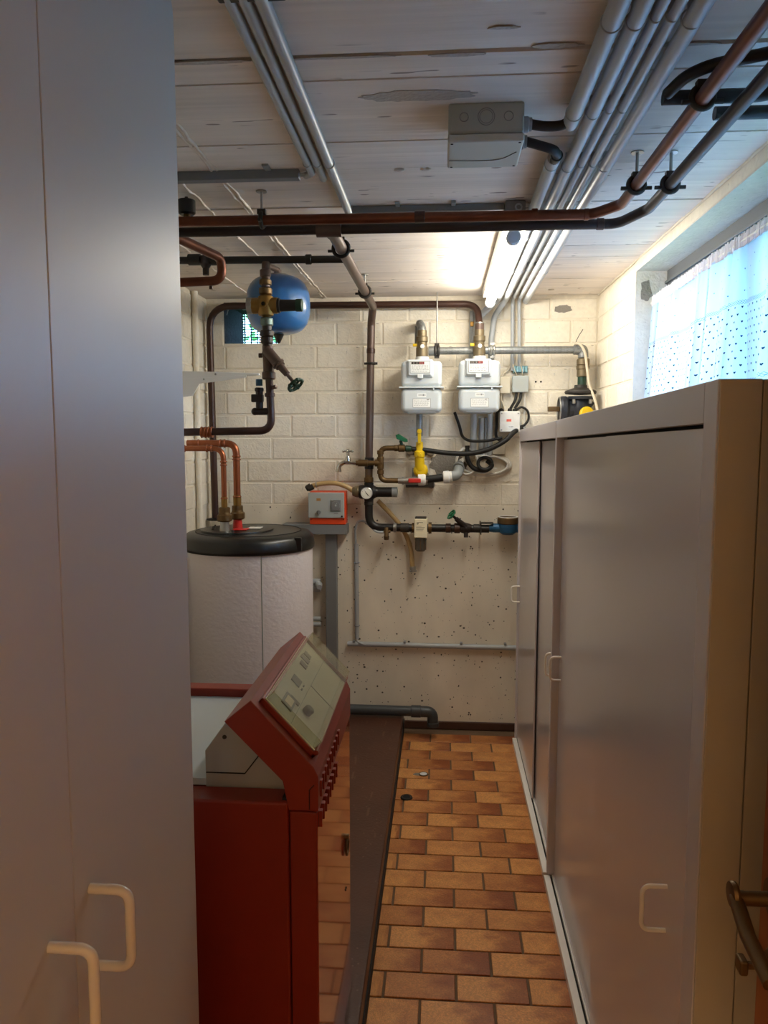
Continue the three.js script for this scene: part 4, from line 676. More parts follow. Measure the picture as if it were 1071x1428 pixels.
{
  const z = -3.92, yg = 1.993;
  const t = thing('gas_pipe', 'galvanised gas pipe from the meters to the black gas regulator', 'pipe');
  part('pipe', cyl([-0.075, yg, -3.965], [0.668, yg, -3.965], 0.0185), M.galv, t);
  parts('socket', [turned([[0.018, 0], [0.0235, 0.002], [0.0235, 0.03], [0.018, 0.032]], [-0.075, yg, -3.965], [1, 0, 0], 18), turned([[0.018, 0], [0.0235, 0.002], [0.0235, 0.03], [0.018, 0.032]], [0.222, yg, -3.965], [1, 0, 0], 18), turned([[0.018, 0], [0.0245, 0.002], [0.0245, 0.035], [0.018, 0.037]], [0.64, yg, -3.965], [1, 0, 0], 18)], M.galv, t);
  part('elbow', sweep([[0.655, yg, -3.965], [0.687, yg + 0.004, -3.965], [0.689, 1.955, -3.965]], 0.0255, 0.022, 18), M.galv, t);
  part('union', [hexNut([0.689, 1.915, -3.965], [0, 1, 0], 0.034, 0.035), turned([[0.024, 0], [0.029, 0.003], [0.029, 0.035], [0.032, 0.04], [0.032, 0.055], [0.024, 0.058]], [0.688, 1.86, -3.965], [0, 1, 0], 10)], M.brass, t, 'brass union');
  part('nipple', turned([[0.018, 0], [0.022, 0.002], [0.022, 0.05], [0.018, 0.052]], [0.686, 1.812, -3.965], [0, 1, 0], 16), M.greenDark, t);
  for (const x of [-0.033, 0.243]) part('clamp', [ringAt([x - 0.008, yg, -3.965], [1, 0, 0], 0.0235, 0.006), ringAt([x + 0.008, yg, -3.965], [1, 0, 0], 0.0235, 0.006), bx(x - 0.012, yg + 0.02, -3.972, x + 0.012, yg + 0.038, -3.958), bx(x - 0.012, yg - 0.036, -3.972, x + 0.012, yg - 0.02, -3.958)], x > 0 ? M.steel : M.iron, t);
  part('hanger_rod', cyl([-0.033, yg + 0.03, -3.965], [-0.033, CEIL - 0.001, -3.965], 0.0035, 0.0035, 8), M.steel, t, 'threaded rod to the ceiling');
  // left meter: elbow from the wall into a brass valve
  const a = thing('gas_inlet', 'brass gas valve with galvanised elbow above the meter with the yellow valve', 'pipe');
  part('elbow', [sweep([[-0.12, 2.125, BACK], [-0.118, 2.128, -3.95], [-0.106, 2.10, z], [-0.106, 2.06, z]], 0.0205, 0.05, 18), cyl([-0.13, 2.03, -3.99], [-0.13, 2.12, -3.99], 0.015)], M.galv, a);
  gasValve(a, -0.106, 1.958, z);
  part('outlet_pipe', cyl([-0.118, 1.57, -3.955], [-0.118, 1.682, -3.955], 0.0165), M.galv, a);
  // right meter: brown pipe along the back wall
  const b = thing('gas_inlet', 'dark brown pipe along the top of the back wall down to a meter', 'pipe');
  part('pipe', sweep([[-1.192, 1.13, -4.0], [-1.222 + 0.02, 2.232, -4.0], [0.168, 2.226, -4.0], [0.176, 2.10, z]], 0.0175, 0.12, 20), M.pipeBrown, b);
  part('wall_foot', turned([[0, 0], [0.045, 0], [0.045, 0.008], [0.025, 0.012], [0, 0.012]], [-1.192, 1.128, -4.0], [0, 1, 0], 20), M.pipeBlack, b);
  sleeve(b, [0.176, 2.06, z], [0.176, 2.12, z], 0.0225, M.pipeGreyBrown); part('band', turned([[0.0225, 0], [0.024, 0.001], [0.024, 0.006], [0.0225, 0.007]], [0.176, 2.118, z], [0, 1, 0], 18), M.steel, b);
  gasValve(b, 0.176, 1.958, z);
  // thin conduit and clip behind the right meter
  const s = thing('conduit', 'thin grey conduit with a brass clip beside the brown gas pipe', 'conduit'); part('pipe', sweep([[0.145, 2.2, -4.05], [0.142, 1.94, -4.05]], 0.014), M.greyConduit, s); part('clip', [rb(0.134, 2.12, -4.036, 0.156, 2.145, -4.028, 0.003)], M.brassBright, s);
}
{   // yellow gas valve
  const t = thing('gas_shutoff', 'yellow gas shut-off valve on a black wall bracket', 'valve');
  part('valve_body', [turned([[0, 0], [0.016, 0], [0.022, 0.012], [0.022, 0.03], [0.027, 0.035], [0.027, 0.06], [0.02, 0.066], [0.017, 0.11], [0, 0.112]], [-0.117, 1.43, -3.95], [0, 1, 0], 16), turned([[0, 0], [0.034, 0], [0.037, 0.01], [0.037, 0.03], [0.028, 0.042], [0.016, 0.046], [0, 0.046]], [-0.113, 1.395, -3.985], [0.1, 0, 1], 22), cyl([-0.115, 1.40, -3.96], [-0.117, 1.46, -3.95], 0.026, 0.024)], M.yellow, t, 'yellow painted valve body');
  part('lever', [rb(-0.126, 1.53, -3.935, -0.108, 1.605, -3.922, 0.004), turned([[0, 0], [0.012, 0], [0.01, 0.006], [0, 0.007]], [-0.117, 1.592, -3.922], [0, 0, 1], 12), turned([[0, 0], [0.011, 0], [0.009, 0.006], [0, 0.007]], [-0.117, 1.475, -3.925], [0, 0, 1], 12)], M.yellow, t);
  part('bracket', [rb(-0.185, 1.472, BACK + 0.003, -0.048, 1.498, BACK + 0.012, 0.002), bx(-0.135, 1.33, BACK + 0.003, -0.1, 1.472, BACK + 0.01), rb(-0.19, 1.303, BACK + 0.003, -0.045, 1.332, BACK + 0.04, 0.003)], M.iron, t, 'black iron wall bracket');
  parts('bolt', [[-0.17, 1.487], [-0.062, 1.482], [-0.058, 1.315]].map(([x, y]) => turned([[0, 0], [0.02, 0], [0.02, 0.006], [0.012, 0.008], [0.012, 0.02], [0, 0.02]], [x, y, BACK + 0.012], [0, 0, 1], 10)), M.steel, t);
}
{   // gas regulator in the corner
  const x = 0.672, z = -3.95, t = thing('gas_regulator', 'black gas regulator with a yellow cap in the corner above the cabinet', 'regulator');
  part('body', [lathe([[0.03, 1.66], [0.05, 1.675], [0.056, 1.71], [0.045, 1.745], [0.03, 1.765]], [x, 0, z], [0, 1, 0], 28), turned([[0, 0], [0.062, 0], [0.066, 0.01], [0.066, 0.03], [0.05, 0.045], [0.045, 0.07], [0, 0.07]], [x - 0.095, 1.70, z], [1, 0, 0], 28), cyl([x + 0.02, 1.74, z], [x + 0.055, 1.71, z], 0.03)], M.navy, t, 'black cast body');
  part('ring', ringAt([x - 0.097, 1.70, z], [1, 0, 0], 0.061, 0.0035), M.steel, t); part('plug', rb(x - 0.152, 1.69, z - 0.014, x - 0.094, 1.715, z + 0.014, 0.004), M.brassDark, t, 'square brass plug');
  part('membrane_disc', [turned([[0.03, 1.772], [0.074, 1.776], [0.078, 1.784], [0.074, 1.792], [0.05, 1.8], [0.032, 1.806], [0.03, 1.82], [0, 1.822]], [x + 0.006, 0, z], [0, 1, 0], 32)], M.iron, t); part('flange', turned([[0.03, 1.748], [0.07, 1.75], [0.07, 1.764], [0.03, 1.766]], [x + 0.006, 0, z], [0, 1, 0], 6), M.navy, t);
  parts('flange_bolt', [-0.035, 0.045].map((d) => turned([[0, 0], [0.009, 0], [0.009, 0.02], [0, 0.022]], [x + d, 1.748, z + 0.055], [0, -1, 0], 6)), M.steel, t);
  part('cap', turned([[0, 0], [0.036, 0], [0.036, 0.014], [0.03, 0.018], [0, 0.018]], [x + 0.026, 1.676, z + 0.05], [0.25, 0.1, 1], 28), M.yellow, t, 'yellow plastic cap');
  const c = thing('beige_cable', 'beige cable hanging from the end of the gas pipe to the cabinet top', 'cable'); part('cable', curve([[0.64, 2.02, -3.93], [0.66, 2.018, -3.925], [0.685, 1.985, -3.92], [0.70, 1.9, -3.915], [0.71, 1.82, -3.90], [0.735, 1.74, -3.87], [0.752, 1.64, -3.84]], 0.0065, 10, 50), M.beigeCable, c);
  const w = thing('thin_wire', 'thin grey wire sticking up from the end of the gas pipe', 'wire'); part('wire', curve([[0.645, 2.02, -3.94], [0.66, 2.055, -3.945], [0.682, 2.09, -3.95]], 0.0016, 6, 12), M.iron, w);
}
// ---------------------------------------------------------------- expansion vessel, brass group and the pipes on the wardrobe side
{
  const x = -0.694, z = -3.3, t = thing('expansion_vessel', 'round blue expansion vessel hanging under the ceiling', 'vessel');
  const p = []; for (let i = 0; i <= 24; i++) { const a = -Math.PI / 2 + Math.PI * i / 24, e = 0.62; p.push([0.134 * Math.sign(Math.cos(a)) * Math.abs(Math.cos(a)) ** e, 2.118 + 0.121 * Math.sign(Math.sin(a)) * Math.abs(Math.sin(a)) ** 0.78]); }
  part('shell', lathe(p, [x, 0, z], [0, 1, 0], 56), M.blueVessel, t, 'glossy blue steel shell');
  part('top_flange', turned([[0, 2.232], [0.045, 2.232], [0.047, 2.237], [0.045, 2.243], [0, 2.243]], [x, 0, z], [0, 1, 0], 32), M.steel, t); part('connection', [cyl([x, 2.235, z], [x, 2.262, z], 0.016), sweep([[x, 2.25, z], [x, 2.262, z], [x - 0.02, 2.258, z + 0.12], [-0.66, 2.232, -2.97]], 0.012, 0.02, 12)], M.pipeGreyBrown, t);
  part('bottom_valve', turned([[0.022, 2.0], [0.022, 1.995], [0.006, 1.962], [0, 1.96]], [x, 0, z], [0, 1, 0], 16), M.pipeBlack, t);
}
{
  const z = -2.95, x = -0.668, t = thing('safety_group', 'brass mixing valve and brown pipe with a green handwheel before the blue vessel', 'pipe');
  part('upper_pipe', [cyl([x + 0.004, 2.22, z], [x, 2.13, z], 0.0165), turned([[0.017, 0], [0.021, 0.003], [0.021, 0.025], [0.017, 0.028]], [x, 2.165, z], [0, 1, 0], 16)], M.pipeGreyBrown, t);
  parts('union_nut', [hexNut([x, 2.135, z], [0, 1, 0], 0.024, 0.022), hexNut([x, 2.1, z], [0, 1, 0], 0.026, 0.026)], M.brassDark, t);
  const mv = part('mixing_valve', [turned([[0.012, 0], [0.028, 0.006], [0.034, 0.03], [0.034, 0.05], [0.028, 0.075], [0.014, 0.084]], [x, 2.018, z], [0, 1, 0], 22), turned([[0, 0], [0.026, 0], [0.03, 0.01], [0.03, 0.04], [0, 0.045]], [x - 0.058, 2.06, z], [1, 0, 0], 22), cyl([x, 2.06, z], [x + 0.045, 2.06, z], 0.03), turned([[0.008, 0], [0.013, 0], [0.013, 0.006], [0.008, 0.007], [0.008, 0.001]], [x - 0.002, 2.062, z + 0.031], [0, 0, 1], 16)], M.brassBright, t, 'brass mixing valve');
  part('side_nut', turned([[0, 0], [0.028, 0], [0.031, 0.005], [0.03, 0.022], [0, 0.024]], [x - 0.048, 2.06, z], [-1, 0, 0], 10), M.steel, mv); part('port', turned([[0, 0], [0.009, 0], [0.009, 0.001], [0, 0.001]], [x - 0.002, 2.062, z + 0.034], [0, 0, 1], 14), M.dark, mv);
  part('knob', [turned([[0, 0], [0.027, 0], [0.027, 0.014], [0.0225, 0.016], [0.021, 0.085], [0, 0.085]], [x + 0.04, 2.06, z], [1, 0, 0], 24)], M.pipeBlack, mv, 'black setting knob'); part('knob_end', turned([[0, 0], [0.0235, 0], [0.0235, 0.022], [0.02, 0.024], [0, 0.024]], [x + 0.116, 2.06, z], [1, 0, 0], 24), M.greenDark, mv, 'green knob end');
  part('lower_nut', [hexNut([x + 0.003, 1.985, z], [0, 1, 0], 0.025, 0.03)], S('#6f8078', 0.45, 0.6), t);
  part('lower_fitting', [hexNut([x + 0.003, 1.945, z], [0, 1, 0], 0.027, 0.024), hexNut([x + 0.003, 1.918, z], [0, 1, 0], 0.024, 0.028), cyl([x + 0.003, 1.88, z], [x + 0.003, 2.0, z], 0.018)], M.pipeDark, t);
  const v = part('slanted_valve', [cyl([x + 0.005, 1.91, z], [x + 0.008, 1.80, z], 0.021), cyl([x + 0.002, 1.895, z + 0.008], [x + 0.058, 1.832, z + 0.026], 0.021, 0.02), hexNut([x + 0.046, 1.846, z + 0.022], [0.6, -0.7, 0.2], 0.025, 0.012), cyl([x + 0.055, 1.836, z + 0.025], [x + 0.085, 1.802, z + 0.035], 0.015, 0.012), cyl([x + 0.085, 1.802, z + 0.035], [x + 0.114, 1.768, z + 0.045], 0.007), hexNut([x + 0.008, 1.785, z], [0, 1, 0], 0.027, 0.03), turned([[0, 0], [0.009, 0], [0.009, 0.012], [0, 0.014]], [x - 0.016, 1.875, z + 0.006], [-1, 0, 0], 10)], M.pipeGreyBrown, t, 'slanted seat valve');
  part('handwheel', handwheel([x + 0.118, 1.762, z + 0.046], [0.6, -0.72, 0.3], 0.029), M.greenDark, v, 'green handwheel');
  part('lower_pipe', sweep([[x + 0.009, 1.79, z], [x + 0.016, 1.592, z], [-1.08, 1.585, z]], 0.0148, 0.05, 18), M.pipeBrown, t);
  part('bleed_screw', turned([[0, 0], [0.008, 0], [0.008, 0.016], [0, 0.018]], [x + 0.024, 1.755, z + 0.01], [1, 0.2, 0.3], 10), M.pipeGreyBrown, t);
  sleeve(t, [x + 0.010, 1.735, z], [x + 0.0105, 1.72, z], 0.0195, M.pipeBrown);
  part('copper_coupling', [cyl([-0.925, 1.586, z], [-0.885, 1.586, z], 0.0195), ...[-0.925, -0.91, -0.898, -0.885].map((q) => ringAt([q, 1.586, z], [1, 0, 0], 0.0195, 0.003))], M.copper, t, 'bright copper coupling');
  const sv = part('safety_valve', [cyl([x - 0.03, 1.755, z], [x - 0.03, 1.675, z], 0.014), rb(x - 0.06, 1.7, z - 0.014, x - 0.015, 1.73, z + 0.014, 0.005), cyl([x - 0.048, 1.665, z], [x + 0.012, 1.665, z], 0.0135), flat(new THREE.SphereGeometry(0.0145, 12, 10)).translate(x - 0.048, 1.665, z), hexNut([x - 0.03, 1.74, z], [0, 1, 0], 0.018, 0.014)], M.pipeDark, t, 'small dark safety valve'); part('cap', turned([[0, 0], [0.013, 0], [0.013, 0.024], [0, 0.026]], [x - 0.03, 1.762, z], [0, 1, 0], 16), S('#2d5468', 0.4), sv, 'blue cap');
}
{
  const z = -2.95, t = thing('black_pipe', 'black horizontal pipe joining the riser above the brass valve', 'pipe');
  part('pipe', cyl([-1.1, 2.232, z], [-0.357, 2.225, z], 0.0138), M.pipeBlack, t); part('tee', [cyl([-0.872, 2.233, z], [-0.842, 2.233, z], 0.0225), cyl([-0.96, 2.233, z], [-0.915, 2.233, z], 0.021)], M.pipeBlack, t); sleeve(t, [-0.515, 2.227, z], [-0.493, 2.227, z], 0.0185, M.pipeBlack);
  part('cock', [turned([[0, 0], [0.022, 0], [0.022, 0.03], [0.012, 0.045], [0.012, 0.07], [0, 0.07]], [-0.895, 2.245, z], [0, -1, 0], 10)], M.pipeDark, t);
}
{
  const t = thing('heating_pipe', 'brown bent pipe looping down beside the wardrobe', 'pipe');
  part('pipe', sweep([[-0.80, PY, -2.33], [-0.82, 2.175, -2.345], [-0.752, 2.172, -2.66], [-0.752, 2.098, -2.66], [-1.05, 2.09, -2.66]], 0.0155, 0.045, 18), M.copperOld, t);
  part('drain_screw', turned([[0, 0], [0.007, 0], [0.007, 0.01], [0, 0.011]], [-0.79, 2.08, -2.66], [0, -1, 0], 10), M.pipeBrown, t);
  const a = thing('air_vent', 'black automatic air vent on the end of the ceiling pipe', 'air vent');
  part('float_housing', turned([[0, 2.222], [0.02, 2.222], [0.026, 2.227], [0.026, 2.262], [0.024, 2.264], [0, 2.266]], [-0.757, 0, -2.318], [0, 1, 0], 24), M.blackGloss, a); part('stem', cyl([-0.757, 2.19, -2.318], [-0.757, 2.224, -2.318], 0.0095), M.brassDark, a); part('valve_cap', turned([[0, 0], [0.005, 0], [0.005, 0.008], [0, 0.009]], [-0.757, 2.265, -2.318], [0, 1, 0], 10), M.blackGloss, a);
}
// ---------------------------------------------------------------- copper pipes of the tank
function tankPipe(label, x, z, yTop, r, mat, capMat, xl) {
  const t = thing('copper_pipe', label, 'pipe', 'copper pipes of the tank');
  const arm = part('pipe', sweep([[xl, yTop, z], [x, yTop, z], [x, 1.24, z]], r, 0.05, 18), mat, t);
  parts('fitting', [[[x - 0.055, yTop, z], [1, 0, 0]], [[x - 0.075, yTop, z], [1, 0, 0]], [[x, yTop - 0.06, z], [0, 1, 0]], [[x, yTop - 0.075, z], [0, 1, 0]], [[x - 0.18, yTop, z], [1, 0, 0]], [[x, 1.285, z], [0, 1, 0]]].map(([p, d]) => ringAt(p, d, r, 0.0042)), M.copper, t);
  part('press_fitting', [turned([[r, 0], [r * 1.15, 0.002], [r * 1.15, 0.05], [r, 0.052]], [x, 1.24, z], [0, 1, 0], 18)], M.brassBright, t);
  part('union', [turned([[0, 0], [0.028, 0], [0.03, 0.02], [0.026, 0.04], [0.026, 0.06], [0.02, 0.062]], [x, 1.182, z], [0, 1, 0], 18), hexNut([x, 1.178, z], [0, 1, 0], 0.036, 0.034)], M.brassDark, t, 'brass union with large nut');
  part('stub', turned([[0, 1.134], [0.024, 1.134], [0.022, 1.15], [0.02, 1.18], [0, 1.18]], [x, 0, z], [0, 1, 0], 18), capMat, t);
  return t;
}
tankPipe('front copper pipe with a grey stub on the tank lid', -1.0, -3.5, 1.513, 0.0125, M.copper, M.steel, -1.2);
tankPipe('rear copper pipe with a red collar on the tank lid', -0.966, -3.6, 1.535, 0.0165, M.copper, M.red, -1.2);
{
  const a = thing('red_tag', 'red and white paper tags lying on the tank lid', 'tag'); part('red_tag', rb(-0.965, 1.137, -3.56, -0.9, 1.141, -3.5, 0.001), M.red, a); part('white_tag', rb(-0.91, 1.1372, -3.62, -0.85, 1.1405, -3.56, 0.001), M.whitePlastic, a);
  const b = thing('shelf_bracket', 'white pressed steel shelf bracket reaching out from the wall beside the wardrobe', 'bracket');
  const z = -3.25;
  part('arm', extrude([[LEFT + 0.02, 1.846], [-0.768, 1.831], [-0.768, 1.826], [LEFT + 0.02, 1.802]], 0.022, 0.001).translate(0, 0, z - 0.011), M.whitePlastic, b); part('flange', extrude([[LEFT + 0.02, 1.802], [-0.82, 1.823], [-0.82, 1.815], [-1.02, 1.79], [-1.05, 1.74], [LEFT + 0.02, 1.72]], 0.004, 0.0006).translate(0, 0, z + 0.012), M.whitePlastic, b);
  part('wall_plate', rb(LEFT, 1.66, z - 0.02, LEFT + 0.021, 1.86, z + 0.02, 0.002), M.whitePlastic, b); parts('rivet', [[-0.95, 1.829], [-1.0, 1.808]].map(([x, y]) => turned([[0, 0], [0.005, 0], [0.003, 0.003], [0, 0.003]], [x, y, z + 0.0155], [0, 0, 1], 10)), M.steel, b);
}
conduit('white painted pipe standing against the left wall behind the tank', [[LEFT + 0.017, PLINTH, -3.82], [LEFT + 0.017, CEIL - 0.004, -3.82]], 0.015, [], 0.05, 'conduits on the left wall').children[0].material = M.brick;
// ---------------------------------------------------------------- controller on its stand
{
  const t = thing('controller_box', 'orange and grey controller box with timer dial on the grey stand', 'controller');
  const x0 = -0.69, x1 = -0.497, y0 = 1.113, y1 = 1.284, zf = -3.955;
  part('housing', rb(x0 + 0.006, y0, BACK + 0.02, x1, y1, zf - 0.012, 0.004), M.controllerOrange, t, 'orange housing');
  const f = part('front_panel', rb(x0, 1.148, zf - 0.014, x1 - 0.006, y1 - 0.004, zf, 0.004), M.greyLight, t, 'grey front panel');
  part('timer', [rb(-0.572, 1.184, zf - 0.002, -0.52, 1.243, zf + 0.006, 0.003), turned([[0, 0], [0.022, 0], [0.021, 0.003], [0, 0.003]], [-0.546, 1.2135, zf + 0.006], [0, 0, 1], 28)], M.duct, f, 'dark timer clock'); part('timer_hub', [turned([[0, 0], [0.005, 0], [0.004, 0.004], [0, 0.004]], [-0.546, 1.2135, zf + 0.009], [0, 0, 1], 12), extrude([[-0.547, 1.214], [-0.545, 1.213], [-0.538, 1.228], [-0.540, 1.229]], 0.001).translate(0, 0, zf + 0.0095)], M.greyLight, f);
  part('switch_knob', [turned([[0, 0], [0.0115, 0], [0.0115, 0.012], [0, 0.012]], [-0.634, 1.178, zf], [0, 0, 1], 18), rb(-0.637, 1.163, zf + 0.002, -0.631, 1.19, zf + 0.016, 0.002)], M.duct, f); part('screw', turned([[0, 0], [0.005, 0], [0.004, 0.003], [0, 0.003]], [-0.515, 1.157, zf], [0, 0, 1], 10), M.dark, f);
  { const g = new THREE.PlaneGeometry(0.022, 0.014); g.translate(-0.635, 1.243, zf + 0.0006); part('badge', g, S('#a57a44', 0.5), f, 'small brown badge'); const h = new THREE.PlaneGeometry(0.022, 0.004); h.translate(-0.546, 1.172, zf + 0.0006); part('caption', h, S('#7c7e7c', 0.6), f); }
  parts('housing_screw', [[-0.677, 1.138], [-0.507, 1.14]].map(([x, y]) => turned([[0, 0], [0.003, 0], [0.002, 0.002], [0, 0.002]], [x, y, zf - 0.012], [0, 0, 1], 8)), M.dark, t);
  const s = thing('controller_stand', 'grey sheet metal stand with a crossbar under the orange controller', 'stand');
  part('crossbar', rb(-0.83, 1.06, BACK + 0.004, -0.492, 1.112, -3.97, 0.003), M.duct, s); part('post', rb(-0.61, PLINTH, BACK + 0.004, -0.553, 1.059, -4.01, 0.003), M.duct, s);
  const c = thing('wall_pipes', 'short grey pipe stubs on the wall beside the tank', 'pipe'); for (const [y, r] of [[0.8, 0.016], [0.765, 0.02], [0.60, 0.012], [0.57, 0.012]]) part('stub', cyl([-0.83, y, -4.03], [-0.64, y, -4.03], r), M.greyConduit, c); part('valve', [turned([[0, 0], [0.018, 0], [0.02, 0.01], [0.014, 0.04], [0, 0.04]], [-0.65, 0.79, -4.02], [0.3, -0.3, 1], 12)], M.greyConduit, c);
}
conduit('grey conduit lying level along the lower back wall', [[-0.50, 0.462, -4.05], [0.40, 0.457, -4.05]], 0.0135, [], 0.05, 'conduits on the back wall');
{
  const t = conduit('upright grey conduit on the pitted concrete beside the stand', [[-0.449, 0.49, -4.055], [-0.452, 1.0, -4.055]], 0.0115, [], 0.05, 'conduits on the back wall');
  parts('clip', [[-0.449, 0.56], [-0.45, 0.9]].map(([x, y]) => ringAt([x, y, -4.055], [0, 1, 0], 0.0125, 0.003)), M.greyConduitDark, t);
  const c = thing('grey_cable', 'thin grey cable arching from the upright conduit to the water line', 'cable'); part('cable', curve([[-0.452, 1.0, -4.05], [-0.455, 1.08, -4.045], [-0.44, 1.12, -4.04], [-0.41, 1.125, -4.03], [-0.37, 1.10, -4.0], [-0.335, 1.078, -3.968], [-0.3, 1.075, -3.965]], 0.006, 10, 40), M.greyConduit, c);
  const e = thing('grey_cable', 'short grey cable dropping from the upright conduit to the level conduit', 'cable'); part('cable', curve([[-0.449, 0.49, -4.052], [-0.445, 0.475, -4.045], [-0.43, 0.47, -4.035], [-0.41, 0.462, -4.04]], 0.005, 8, 20), M.greyConduit, e);
  parts('saddle', [[-0.47], [-0.2], [0.1], [0.33]].map(([x]) => bx(x, 0.472, -4.062, x + 0.012, 0.482, -4.035)), M.greyConduitDark, t);
}
{   // plastic drain pipe on the plinth
  const t = thing('drain_pipe', 'dark grey plastic drain pipe with an elbow over the plinth edge', 'drain pipe');
  part('pipe', cyl([-1.0, 0.146, -3.93], [-0.11, 0.142, -3.93], 0.0265), M.greyPipe ??= S('#3c4144', 0.42), t); part('socket', turned([[0.0265, 0], [0.0315, 0.003], [0.0315, 0.05], [0.0265, 0.054]], [-0.155, 0.142, -3.93], [1, 0, 0], 24), M.greyPipe, t); part('elbow', sweep([[-0.11, 0.142, -3.93], [-0.043, 0.141, -3.93], [-0.04, 0.075, -3.93]], 0.0285, 0.04, 20), M.greyPipe, t); part('mouth', turned([[0.0265, 0], [0.031, 0.002], [0.031, 0.022], [0.0265, 0.024], [0.024, 0.024], [0.024, 0.0]], [-0.04, 0.088, -3.93], [0, -1, 0], 24), M.greyPipe, t);
  const a = thing('floor_cap', 'round white cap on a worn patch of the tiles', 'floor cap'); part('ring', turned([[0.018, 0], [0.023, 0], [0.021, 0.004], [0.018, 0.004]], [-0.078, 0.0005, -3.49], [0, 1, 0], 24), M.brassDark, a); part('cap', turned([[0, 0.003], [0.0175, 0.003], [0.0175, 0], [0, 0]], [-0.078, 0.0005, -3.49], [0, 1, 0], 24), M.whitePlastic, a); part('worn_patch', boxUV(extrude(blob(-0.1, 3.49, 0.03, 0.02, 14, 41), 0.0008)).rotateX(-Math.PI / 2).translate(0, 0.0002, 0), M.rawMortar, a);
  const b = thing('floor_cap', 'round dark iron cap on the tiles at the foot of the plinth', 'floor cap'); part('ring', turned([[0.018, 0], [0.027, 0], [0.024, 0.006], [0.018, 0.006]], [-0.146, 0.0005, -3.25], [0, 1, 0], 24), M.iron, b); part('cap', turned([[0, 0.004], [0.0175, 0.004], [0.0175, 0], [0, 0]], [-0.146, 0.0005, -3.25], [0, 1, 0], 24), M.dark, b);
}
